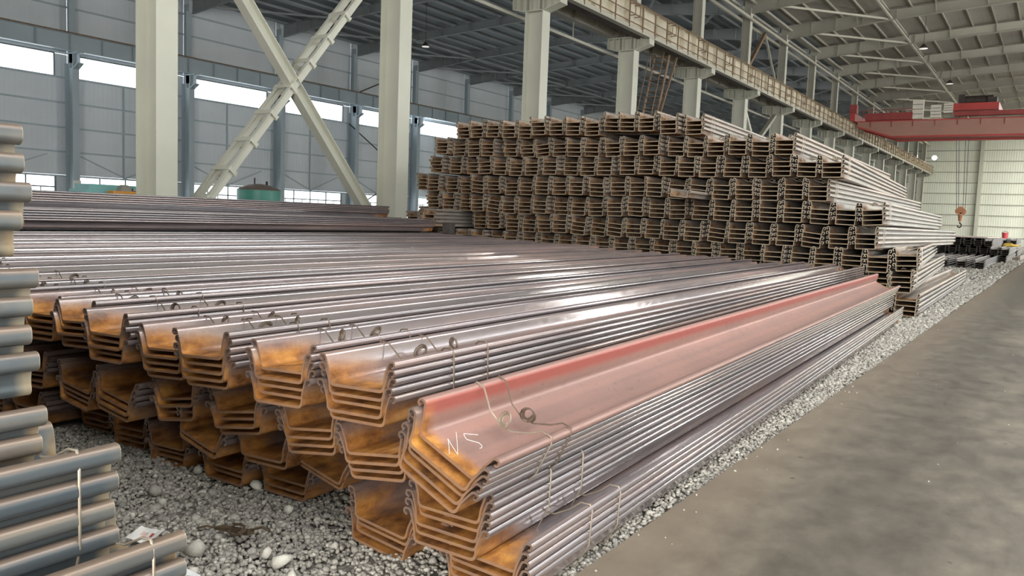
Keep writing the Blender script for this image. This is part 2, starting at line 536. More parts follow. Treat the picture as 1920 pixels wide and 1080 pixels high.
nwin = 0
for k in range(0, 14):
    ya, yb = wallY(k) + .28, wallY(k) + S - .8
    nwin += 1
    w = empty('window_%d' % nwin, (XW - .02, ya, 8.97), 'high strip window glaring white with daylight', None, 'high strip windows', 'structure')
    L = yb - ya
    MB().box(-.05, .05, -.05, 0.03, 0, 1.37).box(-.05, .05, L - .03, L + .05, 0, 1.37).box(-.05, .05, 0, L, -.05, .03).box(-.05, .05, 0, L, 1.34, 1.42).build('frame', M['frame'], w)
    for q in range(4):
        MB().box(-.01, .01, L * q / 4 + .01, L * (q + 1) / 4 - .01, .03, 1.34).build('pane', M['glass'], w)
    nwin += 1
    w = empty('window_%d' % nwin, (XW - .02, ya, 1.0), 'low factory window with dark glazing bars', None, 'low windows', 'structure')
    b = MB().box(-.05, .05, -.05, 0.05, 0, 1.9).box(-.05, .05, L - .05, L + .05, 0, 1.9).box(-.05, .05, 0, L, -.05, .05).box(-.05, .05, 0, L, 1.85, 1.95)
    b.build('frame', M['frame'], w)
    mb_ = MB().box(-.04, .04, .05, L - .05, 1.17, 1.25)
    for q in range(1, 4):
        mb_.box(-.04, .04, L * q / 4 - .035, L * q / 4 + .035, 0, 1.9)
    for q in range(4):
        yc = L * (q + .5) / 4
        mb_.box(-.03, .03, yc - .022, yc + .022, 0, 1.2)
    mb_.build('glazing_bar', M['frame'], w)
    for q in range(4):
        MB().box(-.01, .01, L * q / 4 + .03, L * (q + 1) / 4 - .03, 1.25, 1.85).build('pane', M['glass'], w)
        MB().box(-.01, .01, L * q / 4 + .03, L * (q + 1) / 4 - .03, .05, 1.17).build('pane', M['glass'], w)

# window-wall columns with crane brackets
def h_column(b, x0, x1, y, w, z0, z1, ft=.03, wt=.02):
    return (MB().box(x0 + ft, x1 - ft, y - wt / 2, y + wt / 2, z0, z1), MB().box(x1 - ft, x1, y - w / 2, y + w / 2, z0, z1), MB().box(x0, x0 + ft, y - w / 2, y + w / 2, z0, z1))
for k in range(0, 15):
    y = wallY(k)
    nm = ORD[k] if k else None
    lab = ('slim blue-grey wall column standing outside the left edge of view' if k == 0 else
           'slim blue-grey steel column on the window wall, %s such column from the left' % nm)
    t = empty('wall_column', (XW, y, 0), lab, 'column', 'window wall columns')
    a, b, c = h_column(None, .12, 1.0, 0, .42, 0, 9.8)
    a.build('web', M['bluegrey'], t); b.build('flange', M['bluegrey'], t); c.build('flange', M['bluegrey'], t)
    MB().box(.12, .62, -.02, .02, 9.8, 15.2).build('upper_web', M['bluegrey'], t)
    MB().box(.60, .63, -.2, .2, 9.8, 14.7).build('upper_flange', M['bluegrey'], t)
    b = MB().hexa([(1.0, -.2, 9.4), (1.55, -.2, 9.7), (1.55, .2, 9.7), (1.0, .2, 9.4), (1.0, -.2, 9.46), (1.55, -.2, 9.76), (1.55, .2, 9.76), (1.0, .2, 9.46)])
    b.box(.2, 1.55, -.2, .2, 10.34, 10.40).box(1.0, 1.5, -.02, .02, 9.5, 10.34).box(1.0, 1.04, -.2, .2, 9.5, 10.34).box(.6, .63, -.2, .2, 9.5, 10.34)
    b.build('bracket', M['bluegrey'], t)
t = empty('wall_runway_girder', (XW + 1.25, 0, 10.41), 'blue-grey crane girder running above the high windows', 'girder')
MB().box(-.01, .01, YN + 2, YF - .5, .02, .98).build('web', M['bluegrey'], t)
MB().box(-.2, .2, YN + 2, YF - .5, 0, .02).build('bottom_flange', M['bluegrey'], t)
MB().box(-.2, .2, YN + 2, YF - .5, .98, 1.0).build('top_flange', M['bluegrey'], t)
MB().box(-1.0, -.2, YN + 2, YF - .5, .96, .99).build('walkway_plate', M['bluegrey'], t)
MB().box(-.04, .04, YN + 2, YF - .5, 1.0, 1.12).build('crane_rail', M['rail'], t)
sb = MB().box(.01, .15, -.01, .01, .02, .98).mesh('stiffener', M['bluegrey'])
for i in range(40):
    inst('stiffener', sb, t, (0, 8 + i * 2.0, 0))

# ---- far wall
wf = empty('wall_far', (0, YF, 0), 'pale green-beige end wall of wide metal panels', None, None, 'structure')
zz = [-.2, 1.1, 2.65, 4.2, 5.75, 7.3, 8.85, 10.4, 11.95, 13.5, 15.05, 16.9]
xs = [-51.75, -43.5, -37.3, -31.0, -24.7, -17.9, -10.3, -3.5, 3.3, 10.1, 17.0]
for i in range(len(xs) - 1):
    for j in range(len(zz) - 1):
        w = xs[i + 1] - xs[i]
        MB().box(.012, w - .012, 0, .05, .012, zz[j + 1] - zz[j] - .012).build('cladding_panel', M['clad_far'], wf, loc=(xs[i], 0, zz[j]))
gm = MB().box(XW, 17, -.1, 0, -.05, .05).mesh('girt', M['grey_steel'])
for z in zz[1:-1]:
    inst('girt', gm, wf, (0, 0, z))
for i, x in enumerate(xs[5:10]):
    t = empty('end_wall_column', (x, YF - .35, 0), 'pale steel column against the far end wall, %s' % (
        'nearest the crane row', 'left of the crane hook', 'near the right edge of view', 'outside the right edge of view', 'far outside the right edge of view')[i], 'column')
    hgt = 15.6 if i == 0 else 15.9
    MB().box(-.22, .22, -.27, -.24, 0, hgt).build('flange', M['cream'], t)
    MB().box(-.01, .01, -.24, .22, 0, hgt).build('web', M['cream'], t)
    MB().box(-.22, .22, .22, .25, 0, hgt).build('flange', M['cream'], t)

# ---- right wall and rear wall (outside the frame; they close the hall and hold its daylight openings)
wr = empty('wall_right', (17.0, 0, 0), None, None, None, 'structure')
for k in range(-1, 20):
    y0 = YN + S * k + 8
    if y0 + S > YF + 4: break
    for z0, z1 in ((0, 1.3), (3.9, 6.2), (6.2, 8.4), (10.2, 12.6), (12.6, 15.6)):
        MB().box(0, .05, 0.01, S - .01, .01, z1 - z0 - .01).build('cladding_panel', M['clad_far'], wr, loc=(0, y0, z0))
wb = empty('wall_rear', (0, YN, 0), None, None, None, 'structure')
for x0, x1, z0, z1 in ((XW, -8, 0, 16), (12.5, 17, 0, 16), (-8, 12.5, 10, 16.8)):
    MB().box(x0, x1, -.05, 0, z0, z1).build('cladding_panel', M['clad_left'], wb)

# ---- roof: two gabled bays
ZE = 15.62          # purlin underside over the crane row
def roofz(x):       # underside of the sheeting
    if x > XB:
        return ZE + .055 * (x - XB) if x < 0 else ZE + .055 * (0 - XB) - .055 * x
    xm = (XB + XW) / 2
    return ZE + .055 * (XB - x) if x > xm else ZE + .055 * (x - XW)
XM = (XB + XW) / 2
slopes = [(XW - .3, XM, 'roof_left', 'purlin_left'), (XM, XB, 'roof_left', 'purlin_left'), (XB, 0.0, 'roof_right', 'purlin'), (0.0, 17.3, 'roof_right', 'purlin')]
cl = empty('ceiling', (0, 0, 0), 'ribbed metal roof sheets on rows of pale purlins', None, None, 'structure')
for x0, x1, rm, pm in slopes:
    n = max(1, round(abs(x1 - x0) / 1.42))
    for i in range(n):
        a = x0 + (x1 - x0) * i / n; b = x0 + (x1 - x0) * (i + 1) / n
        za, zb = roofz(a + 1e-4) + .2, roofz(b - 1e-4) + .2
        MB().hexa([(a + .004, YN, za), (b - .004, YN, zb), (b - .004, YF + .3, zb), (a + .004, YF + .3, za), (a + .004, YN, za + .05), (b - .004, YN, zb + .05), (b - .004, YF + .3, zb + .05), (a + .004, YF + .3, za + .05)]).build('roof_sheet', M[rm], cl)
        xm, zm = (a + b) / 2, (za + zb) / 2
        MB().box(xm - .005, xm + .005, YN, YF, zm - .2, zm).box(xm, xm + .08, YN, YF, zm - .2, zm - .192).build('purlin', M[pm], cl)


# rafters
def rafter(y, xa, xb, flip, mats, lab, with_brace):
    """half rafter from the eaves xa to the ridge xb"""
    sgn = 1 if xb > xa else -1
    t = empty('roof_rafter', (xa, y, 0), lab, 'rafter')
    mat = M[mats]
    L = abs(xb - xa)
    zt0, zt1 = ZE - .02, ZE - .02 + .055 * L
    kx = 6.7
    zb0, zbk, zb1 = 14.68, 15.36, 15.36 + .054 * (L - 6.7)
    def X(d): return sgn * d
    def zt(d): return zt0 + .055 * d
    def zb(d): return zb0 + (zbk - zb0) * d / kx if d < kx else zbk + (zb1 - zbk) * (d - kx) / (L - kx)
    segs = [0.0, kx, L]
    w = MB(); bf = MB(); tf = MB()
    for a, b in zip(segs[:-1], segs[1:]):
        w.hexa([(X(a), -.008, zb(a)), (X(b), -.008, zb(b)), (X(b), .008, zb(b)), (X(a), .008, zb(a)), (X(a), -.008, zt(a)), (X(b), -.008, zt(b)), (X(b), .008, zt(b)), (X(a), .008, zt(a))])
        for m_, zf, off in ((bf, zb, 0), (tf, zt, -.02)):
            m_.hexa([(X(a), -.13, zf(a) + off), (X(b), -.13, zf(b) + off), (X(b), .13, zf(b) + off), (X(a), .13, zf(a) + off), (X(a), -.13, zf(a) + off + .02), (X(b), -.13, zf(b) + off + .02), (X(b), .13, zf(b) + off + .02), (X(a), .13, zf(a) + off + .02)])
    w.build('web', mat, t); bf.build('bottom_flange', mat, t); tf.build('top_flange', mat, t)
    for d in (1.6, 3.2, 4.9, 6.6, 7.0, 9.3, 12.2, 15.0):
        if d < L: MB().box(X(d) - .012, X(d) + .012, -.12, .12, zb(d), zt(d)).build('stiffener', mat, t)
    for d in (4.6, 9.3, 12.2, 15.0):
        if d < L:
            for s in (-1, 1):
                MB().bar((X(d), 0, zb(d) + .03), (X(d), s * .62, zt(d) + .05), .04, .04).build('flange_brace', mat, t)
    if with_brace:
        MB().bar((X(1.9), 0, zb(1.9) + .05), (X(6.6), S, zbk + .05), .12, .12).build('tie_brace', M['purlin'] if mats == 'grey_steel' else mat, t)
        MB().box(X(kx) - .06, X(kx) + .06, 0, S, zbk - .02, zbk + .12).build('ridge_strut' if False else 'strut', M['purlin'] if mats == 'grey_steel' else mat, t)
    return t


def colname(n):
    k = n + 3          # n=-2 is the first crane-row column in view from the left
    return ORD[k] if k > 0 else None
for n in range(-4, 14):
    y = colY(n)
    nm = colname(n)
    if nm:
        rafter(y, XB, 0, False, 'grey_steel', 'right-bay steel roof rafter rising from the %s crane-row column' % nm, n < 13)
        rafter(y, XB - .6, XM, False, 'grey_steel_left', 'left-bay roof rafter rising from the %s crane-row column' % nm, n < 13)
        rafter(y, XW + .3, XM, False, 'grey_steel_left', 'roof rafter on the window wall, opposite the %s crane-row column' % nm, n < 13)
        rafter(y, 17.0, 0, False, 'grey_steel', 'roof rafter beyond the right-bay ridge, in line with the %s crane-row column' % nm, False)

# crane-row columns
for n in range(-2, 14):
    y = colY(n)
    k = n + 3
    lab = ('tall cream steel column, %s from the left in the crane row' % ORD[k]) + (
        ', leftmost and widest' if k == 1 else ', beside the cross bracing' if k == 2 else '')
    t = empty('crane_column', (XB, y, 0), lab, 'column', 'crane-row columns')
    cm = M['cream']
    MB().box(-.78, -.03, -.012, .012, 0, 9.43).build('web', cm, t)
    MB().box(-.03, 0, -.27, .27, 0, 10.0).build('flange', cm, t)
    MB().box(-.81, -.78, -.27, .27, 0, 10.0).build('flange', cm, t)
    MB().box(-.5, -.03, -.01, .01, 10.03, 15.6).build('upper_web', M['grey_steel'], t)
    MB().box(-.03, 0, -.2, .2, 10.03, 15.0).build('upper_flange', M['cream'], t)
    MB().box(-.53, -.5, -.2, .2, 10.03, 15.0).build('upper_flange', M['grey_steel'], t)
    # capital: cantilever bracket both ways with stiffener plates
    b = MB().box(-1.42, .76, -.27, .27, 9.99, 10.03).build('cap_plate', cm, t)
    MB().box(-.81, 0, -.27, .27, 9.41, 9.44).hexa([(0, -.27, 9.40), (.76, -.27, 9.62), (.76, .27, 9.62), (0, .27, 9.40), (0, -.27, 9.43), (.76, -.27, 9.65), (.76, .27, 9.65), (0, .27, 9.43)]).hexa([(-1.42, -.27, 9.55), (-.81, -.27, 9.40), (-.81, .27, 9.40), (-1.42, .27, 9.55), (-1.42, -.27, 9.58), (-.81, -.27, 9.43), (-.81, .27, 9.43), (-1.42, .27, 9.58)]).build('bracket_flange', cm, t)
    MB().hexa([(-1.42, -.012, 9.58), (-.81, -.012, 9.43), (-.81, .012, 9.43), (-1.42, .012, 9.58), (-1.42, -.012, 9.99), (-.81, -.012, 9.99), (-.81, .012, 9.99), (-1.42, .012, 9.99)]).hexa([(0, -.012, 9.43), (.76, -.012, 9.64), (.76, .012, 9.64), (0, .012, 9.43), (0, -.012, 9.99), (.76, -.012, 9.99), (.76, .012, 9.99), (0, .012, 9.99)]).box(-.81, 0, -.012, .012, 9.43, 9.99).build('bracket_web', cm, t)
    for dx, zl in ((-1.41, 9.58), (-1.1, 9.5), (-.62, 9.43), (-.2, 9.43), (.3, 9.5), (.74, 9.64)):
        MB().box(dx - .012, dx + .012, -.26, .26, zl, 9.99).build('stiffener', cm, t)
    MB().box(-.95, .12, -.4, .4, 0, .06).build('base_plate', cm, t)

# runway girder, right side, with walkway and railing
t = empty('runway_girder', (XB + .45, 0, 10.03), 'long cream crane runway girder above the brackets of the crane row', 'girder')
MB().box(-.012, .012, YN + 2, YF - .5, .03, 1.1).build('web', M['cream_girder'], t)
MB().box(-.22, .22, YN + 2, YF - .5, 0, .03).build('bottom_flange', M['cream_girder'], t)
MB().box(-.22, .22, YN + 2, YF - .5, 1.1, 1.13).build('top_flange', M['cream_girder'], t)
MB().box(-.04, .04, YN + 2, YF - .5, 1.13, 1.27).build('crane_rail', M['rail'], t)
MB().box(-.42, -.36, YN + 2, YF - .5, 1.25, 1.30).build('conductor_bar', M['red'], t)
MB().box(.02, .3, YN + 2, YF - .5, -.12, -.09).box(.27, .33, YN + 2, YF - .5, -.14, .03).build('walkway_edge', M['purlin'], t)
MB().box(-.45, .27, YN + 2, YF - .5, -.09, -.07).build('walkway_plate', M['dark'], t)  # coloured dark to put in the shade beneath walkway and girder
sb = MB().box(.012, .2, -.01, .01, .03, 1.1).mesh('stiffener', M['cream_girder'])
for i in range(70):
    inst('stiffener', sb, t, (0, 25 + i * 1.55, 0))
t = empty('walkway_railing', (XB + .78, 0, 10.03), 'thin brown steel railing along the crane walkway', 'railing')
for z in (.15, .55, 1.05):
    MB().tube([(0, 20, z), (0, YF - .6, z)], .024, 6).build('rail', M['rail'], t)
pm_ = MB().box(-.025, .025, -.025, .025, -.1, 1.07).mesh('post', M['rail'])
hoop = MB().tube([(0, 0, .62), (.28, 0, .62), (.28, .45, .62), (0, .45, .62)], .02, 5).tube([(0, 0, .12), (.28, 0, .12), (.28, .45, .12), (0, .45, .12)], .02, 5).tube([(.28, 0, .12), (.28, 0, .62)], .02, 5).tube([(.28, .45, .12), (.28, .45, .62)], .02, 5).mesh('hoop_bracket', M['rail'])
for i in range(82):
    inst('post', pm_, t, (0, 24.5 + i * 1.34, 0))
    if i % 3 == 0 and i < 75: inst('hoop_bracket', hoop, t, (0, 24.5 + i * 1.34, 0.25))
# left bay girder on the same columns
t = empty('runway_girder', (XB - 1.2, 0, 9.99), 'dull grey runway girder of the left bay behind the crane-row brackets', 'girder')
MB().box(-.012, .012, YN + 2, YF - .5, .05, 1.0).build('web', M['grey_steel'], t)
MB().box(-.2, .2, YN + 2, YF - .5, .04, .06).build('bottom_flange', M['grey_steel'], t)
MB().box(-.2, .2, YN + 2, YF - .5, 1.0, 1.02).build('top_flange', M['grey_steel'], t)
sb = MB().box(.012, .18, -.01, .01, .06, 1.0).mesh('stiffener', M['grey_steel'])
for i in range(50):
    inst('stiffener', sb, t, (0, 25 + i * 2.0, 0))
t = empty('service_beam', (XB - 1.25, 0, 9.3), 'thin pale pipe beam slung below the left-bay girder', 'beam')
MB().box(-.06, .06, 22, YF - 1, -.06, .06).build('channel', M['grey_steel'], t)
hg = MB().box(-.02, .02, -.02, .02, 0, .75).mesh('hanger', M['grey_steel'])
for i in range(14): inst('hanger', hg, t, (0, 23.2 + 8 * i, 0))
# eaves members along the crane row
for i, (x, z, w, h) in enumerate(((XB + .12, 14.25, .14, .16), (XB - .55, 14.25, .14, .16), (XB + .25, 15.25, .12, .14), (XB - .8, 15.25, .12, .14), (XB - .27, 15.52, .5, .08))):
    lab = ('lower eaves tube on the near side of the crane-row columns', 'lower eaves tube on the far side of the crane-row columns', 'upper eaves strut on the near side of the crane-row columns',
           'upper eaves strut on the far side of the crane-row columns', 'flat valley gutter over the crane-row columns')[i]
    o = MB().box(-w / 2, w / 2, 10, YF - .3, -h / 2, h / 2).build('eaves_strut' if i < 4 else 'valley_gutter', M['purlin'], None, loc=(x, 0, z))
    tag(o, lab, 'strut' if i < 4 else 'gutter')

# cross bracing between the first two crane-row columns
t = empty('cross_brace', (XB - .4, 11.0, 0), 'solid cream diagonal brace falling to the right between the first two crane-row columns', 'brace')
def in_plane_H(a, b, w, d, mat, parent):
    a = Vector(a); b = Vector(b); dr = (b - a).normalized(); n = Vector((1, 0, 0)); s = n.cross(dr)
    m1 = MB()
    for sg in (-1, 1):
        o_ = s * (w / 2 * sg)
        m1.bar(a + o_, b + o_, d, .02, up=s)
    m1.build('flange', mat, parent)
    MB().bar(a, b, .02, w, up=s).build('web', mat, parent)
in_plane_H((0.1, 0.25, 8.95), (0.1, 7.9, .2), .30, .3, M['cream'], t)
t = empty('cross_brace', (XB - .5, 11.0, 0), 'battened double-angle brace rising to the right between the first two crane-row columns', 'brace')
a = Vector((0, .25, .35)); b = Vector((0, 7.9, 9.6)); dr = (b - a).normalized()
for dx in (-.27, .27):
    s = Vector((1, 0, 0)).cross(dr)
    MB().bar(a + Vector((dx, 0, 0)), b + Vector((dx, 0, 0)), .02, .2, up=s).bar(a + Vector((dx, 0, 0)) + s * .1, b + Vector((dx, 0, 0)) + s * .1, .12, .02, up=s).build('chord', M['cream'], t)
for i in range(12):
    c = a + (b - a) * (i + .6) / 12
    n_ = Vector((1, 0, 0)).cross(dr)
    MB().bar(c + Vector((-.34, 0, 0)) + n_ * .125, c + Vector((.34, 0, 0)) + n_ * .125, .14, .025, up=n_).bar(c + Vector((-.34, 0, 0)) - n_ * .125, c + Vector((.34, 0, 0)) - n_ * .125, .14, .025, up=n_).bar(c + Vector((.33, 0, 0)) - n_ * .13, c + Vector((.33, 0, 0)) + n_ * .13, .1, .03, up=Vector((1, 0, 0))).build('batten', M['cream'], t)
# dark rod braces on window wall
t = empty('wall_rod_brace', (XW + .7, 0, 0), 'thin dark diagonal rods on the window wall behind the second crane-row column', 'brace')
MB().tube([(0, 49.8, 8.8), (0, 57.0, 4.9)], .05, 6).tube([(0, 57.0, 4.9), (0, 49.8, 1.2)], .05, 6).tube([(0, 50, 11.2), (0, 57, 14.3)], .05, 6).build('rod', M['dark'], t)
# chevron brace above the walkway
t = empty('chevron_brace', (XB - .25, 0, 0), 'dark and pale chevron struts above the walkway between the sixth and seventh crane-row columns', 'brace')
MB().bar((0, 51.2, 11.2), (0, 54.6, 14.2), .2, .2).build('strut', M['rail'], t)
MB().bar((0, 57.9, 11.2), (0, 54.6, 14.2), .12, .12).build('strut', M['grey_steel'], t)
# cross brace low between 6th and 7th
t = empty('cross_brace', (XB - .4, 0, 0), 'pale diagonal struts below the runway between the sixth and seventh crane-row columns', 'brace')
MB().bar((0, 51.5, 5.2), (0, 58.4, 9.3), .28, .22).build('strut', M['grey_steel'], t)
MB().bar((0, 51.4, 9.3), (0, 58.4, 3.0), .22, .22).build('strut', M['cream'], t)

# access stair behind the row
t = empty('access_stair', (XB - .9, 37.3, 0), 'steep brown access stair to the crane walkway beside the fourth crane-row column', 'stair')
for s, dx in ((-1, 0), (1, 0.8)):
    MB().bar((dx, 0, 5.2), (dx, 1.7, 10.0), .05, .16).build('stringer', M['rail'], t)
    MB().tube([(dx, -.35, 6.1), (dx, 1.35, 10.9)], .025, 5).build('handrail', M['rail'], t)
tm = MB().box(0, .8, -.11, .11, -.015, .015).mesh('tread', M['rail'])
for i in range(16):
    inst('tread', tm, t, (0, 1.7 * (i + .5) / 16, 5.2 + 4.8 * (i + .5) / 16))
MB().box(-.2, 1.3, -1.6, 0, 5.1, 5.16).build('platform', M['grey_steel'], t)
MB().tube([(1.2, -1.5, 5.1), (1.2, -1.5, 6.3), (1.2, -.1, 6.3), (1.2, -.1, 5.1)], .03, 5).tube([(-.1, -1.5, 5.1), (-.1, -1.5, 6.3), (1.2, -1.5, 6.3)], .03, 5).build('guard_rail', M['grey_steel'], t)
MB().bar((.9, 2.4, 10), (.9, -.6, 4.6), .09, .09).bar((-.1, -1.5, 5.1), (-.1, -1.5, 0), .1, .1).bar((1.2, -1.5, 5.1), (1.2, -1.5, 0), .1, .1).build('support_post', M['rail'], t)

# ------------------------------------------------------------------ overhead crane
t = empty('overhead_crane', (0, 82, 11.3), 'red travelling overhead crane spanning the right-hand bay', 'crane')
def girder(y, nm):
    MB().box(-13.4, 13.4, y - .28, y + .28, -1.30, .02).hexa([(-16.35, y - .28, -.35), (-13.4, y - .28, -1.30), (-13.4, y + .28, -1.30), (-16.35, y + .28, -.35), (-16.35, y - .28, .02), (-13.4, y - .28, .02), (-13.4, y + .28, .02), (-16.35, y + .28, .02)]).hexa([(13.4, y - .28, -1.30), (16.2, y - .28, -.35), (16.2, y + .28, -.35), (13.4, y + .28, -1.30), (13.4, y - .28, .02), (16.2, y - .28, .02), (16.2, y + .28, .02), (13.4, y + .28, .02)]).build('girder_web', M['crane_web'], t)
    MB().box(-16.35, 16.2, y - .36, y + .36, .02, .10).build('girder_flange', M['red'], t)
    MB().box(-13.4, 13.4, y - .36, y + .36, -1.44, -1.30).hexa([(-16.35, y - .36, -.47), (-13.4, y - .36, -1.44), (-13.4, y + .36, -1.44), (-16.35, y + .36, -.47), (-16.35, y - .36, -.35), (-13.4, y - .36, -1.30), (-13.4, y + .36, -1.30), (-16.35, y + .36, -.35)]).build('girder_flange', M['red'], t)
girder(-1.6, 'a'); girder(1.6, 'b')
sm = MB().box(-.02, .02, -.08, 0, -.45, .02).mesh('gusset', M['red_dark'])
for i in range(18):
    inst('gusset', sm, t, (-15.2 + i * 1.75, -1.88, 0))
MB().box(-16.85, -16.4, -2.9, 2.9, 0, .72).build('end_carriage', M['red'], t)
MB().box(16.0, 16.5, -2.9, 2.9, 0, .72).build('end_carriage', M['red'], t)
for y in (-2.3, 2.3):
    MB().cyl((-16.8, y, .22), .3, .3, 16, 'x').build('wheel', M['red_dark'], t)
MB().box(-16.9, -16.3, -2.9, -2.2, .7, 1.5).build('buffer_box', M['red_dark'], t)
# walkway machinery and railing on the near girder
MB().box(-15.6, -11.7, -2.6, -1.9, .1, .7).build('drive_housing', M['red_dark'], t)
MB().box(-15.9, -11.7, -2.62, -2.6, .95, 1.0).box(-15.9, -11.7, -2.62, -2.58, .55, .58).build('handrail', M['red_dark'], t)
for i in range(6):
    MB().box(-15.8 + i * .8, -15.76 + i * .8, -2.62, -2.58, .1, 1.0).build('rail_post', M['red_dark'], t)
for x0, x1, z0, z1 in ((-11.75, -10.9, .12, 1.75), (-10.3, -9.5, .15, 1.25), (-9.3, -8.6, .55, 1.35)):
    bb = MB().box(x0, x1, -2.5, -1.9, z0, z1).build('control_cabinet', M['white_box'], t)
    for q in range(1, 4):
        MB().box(x0 + .02, x1 - .02, -2.515, -2.5, z0 + (z1 - z0) * q / 4 - .02, z0 + (z1 - z0) * q / 4 + .02).build('seam', M['dark'], bb)
MB().box(-8.5, 14, -2.5, -1.9, .25, .62).build('cable_tray', M['red_dark'], t)
c = empty('crane_trolley', (-7.3, 82, 12.0), 'red hoist trolley with dark drum on top of the crane', 'trolley')
MB().box(-1.3, 2.1, -2.2, 2.2, .05, .65).build('frame', M['red'], c)
MB().cyl((-.6, -1.2, .95), .42, 2.2, 18, 'x').build('hoist_drum', M['dark'], c)
MB().box(-1.0, -.5, -1.7, -.8, .65, 1.45).box(1.2, 1.9, -1.8, -.9, .65, 1.15).build('gearbox', M['dark'], c)
MB().cyl((.5, -1.3, .9), .25, .8, 14, 'x').build('motor', M['red_dark'], c)
hk = empty('hook_block', (-7.45, 81.0, 2.6), 'rusty orange crane hook block hanging on steel ropes', 'hook')
for dx in (-.35, -.2, .15, .32):
    MB().tube([(dx * 1.6 - .45, 0, 9.55), (dx, 0, 1.1)], .025, 5).build('rope', M['rope'], hk)
b = MB().cyl((-.14, -.12, .85), .30, .24, 18, 'y').cyl((.16, -.12, .82), .28, .24, 18, 'y').cyl((0, -.16, .98), .28, .32, 18, 'y')
b.build('sheave_block', M['hook'], hk)
MB().cyl((0, 0, -.05), .13, .6, 12, 'z', .2).build('swivel', M['hook'], hk)
MB().tube([(0, 0, -.1), (0, 0, -.2), (.12, 0, -.3), (.13, 0, -.48), (0, 0, -.6), (-.14, 0, -.52), (-.17, 0, -.4)], .055, 8).build('hook', M['dark'], hk)

# ------------------------------------------------------------------ lamps
def pendant(loc, lab, lit=True):
    t = empty('high_bay_lamp', loc, lab, 'lamp')
    zr = roofz(loc[0]) + .19 - loc[2]
    MB().tube([(0, 0, .25), (0, 0, zr)], .015, 5).build('rod', M['dark'], t)
    MB().cyl((0, 0, 0), .30, .3, 20, 'z', .08).build('shade', M['dark'], t)
    MB().cyl((0, 0, -.02), .27, .02, 20).build('lens', M['lampglow'], t)
pendant((-8.9, 62.8, 14.1), 'small dark pendant lamp between the nearest roof rafters at top right')
pendant((-9.0, 79.5, 14.3), 'small dark pendant lamp just above the crane trolley')
pendant((-38.6, 45.0, 13.3), 'small dark pendant lamp in the left bay right of the second crane-row column')
t = empty('floodlight', (-15.9, 130.9, 12.15), 'bright floodlight at the far end of the crane row', 'lamp')
MB().cyl((0, -.35, 0), .33, .35, 20, 'y').build('housing', M['dark'], t)
MB().cyl((0, -.38, 0), .30, .03, 20, 'y').build('lens', M['flood'], t)
MB().bar((0, 0, 0), (-1.2, .1, 0), .06, .06).build('bracket', M['dark'], t)


# ------------------------------------------------------------------ sheet piles
def arc_path(pts, radii, seg=3):
    """polyline with rounded corners"""
    out = []
    n = len(pts)
    for i, (p, r) in enumerate(zip(pts, radii)):
        p = np.array(p, float)
        if i in (0, n - 1) or r <= 0:
            out.append(p); continue
        a = np.array(pts[i - 1], float) - p; b = np.array(pts[i + 1], float) - p
        la, lb = np.linalg.norm(a), np.linalg.norm(b)
        a /= la; b /= lb
        d = min(r, la * .45, lb * .45)
        p0 = p + a * d; p1 = p + b * d
        for k in range(seg + 1):
            t_ = k / seg
            out.append((1 - t_) ** 2 * p0 + 2 * t_ * (1 - t_) * p + t_ ** 2 * p1)
    return out


def pile_mesh(name, mat, fh, th, H, t_f, t_w, hook, hv=None, L=12.0, lod=False):
    """Larssen type U pile. fh half flange width, th half top width, H height, hook size"""
    h_ = hook
    hv = hv or hook
    mx, mz = (fh - t_f / 2 + th - h_ * 1.5) / 2, (t_f / 2 + H - hv * 1.1) / 2
    right = [(0, t_f / 2), (fh - t_f / 2, t_f / 2), (mx - .0065, mz + .002), (th - h_ * 1.5, H - hv * 1.1), (th - h_ * 1.15, H - t_w / 2), (th - h_ * .1, H - t_w / 2), (th - h_ * .05, H - hv * .95), (th - h_ * .62, H - hv * 1.15)]
    rad = [0, .024, .03, h_ * .7, h_ * .5, h_ * .45, h_ * .4, 0]
    path = arc_path(right, rad, 1 if lod else 4)
    full = [np.array((-p[0], p[1])) for p in path[::-1]][:-1] + path
    n = len(full)
    up, dn = [], []
    for i, p in enumerate(full):
        a = full[max(i - 1, 0)]; b = full[min(i + 1, n - 1)]
        d = (b - a) / np.linalg.norm(b - a)
        nrm = np.array((-d[1], d[0]))
        tt = (t_f if abs(p[0]) < fh * .98 and p[1] < t_f * 2 else t_w) / 2
        up.append(p + nrm * tt); dn.append(p - nrm * tt)
    V = []; F = []
    for y in (0.0, L):
        for p in up: V.append((p[0], y, p[1]))
        for p in dn: V.append((p[0], y, p[1]))
    U0, D0, U1, D1 = 0, n, 2 * n, 3 * n
    for i in range(n - 1):
        F.append((U0 + i, U0 + i + 1, U1 + i + 1, U1 + i))
        F.append((D0 + i, D1 + i, D1 + i + 1, D0 + i + 1))
        F.append((U0 + i, D0 + i, D0 + i + 1, U0 + i + 1))
        F.append((U1 + i, U1 + i + 1, D1 + i + 1, D1 + i))
    F.append((U0, U1, D1, D0))
    F.append((U0 + n - 1, D0 + n - 1, D1 + n - 1, U1 + n - 1))
    me = bpy.data.meshes.new(name)
    me.from_pydata(V, [], F)
    me.materials.append(mat)
    me.polygons.foreach_set('use_smooth', [True] * len(F))
    me.set_sharp_from_angle(angle=math.radians(38))
    me.update()
    return me


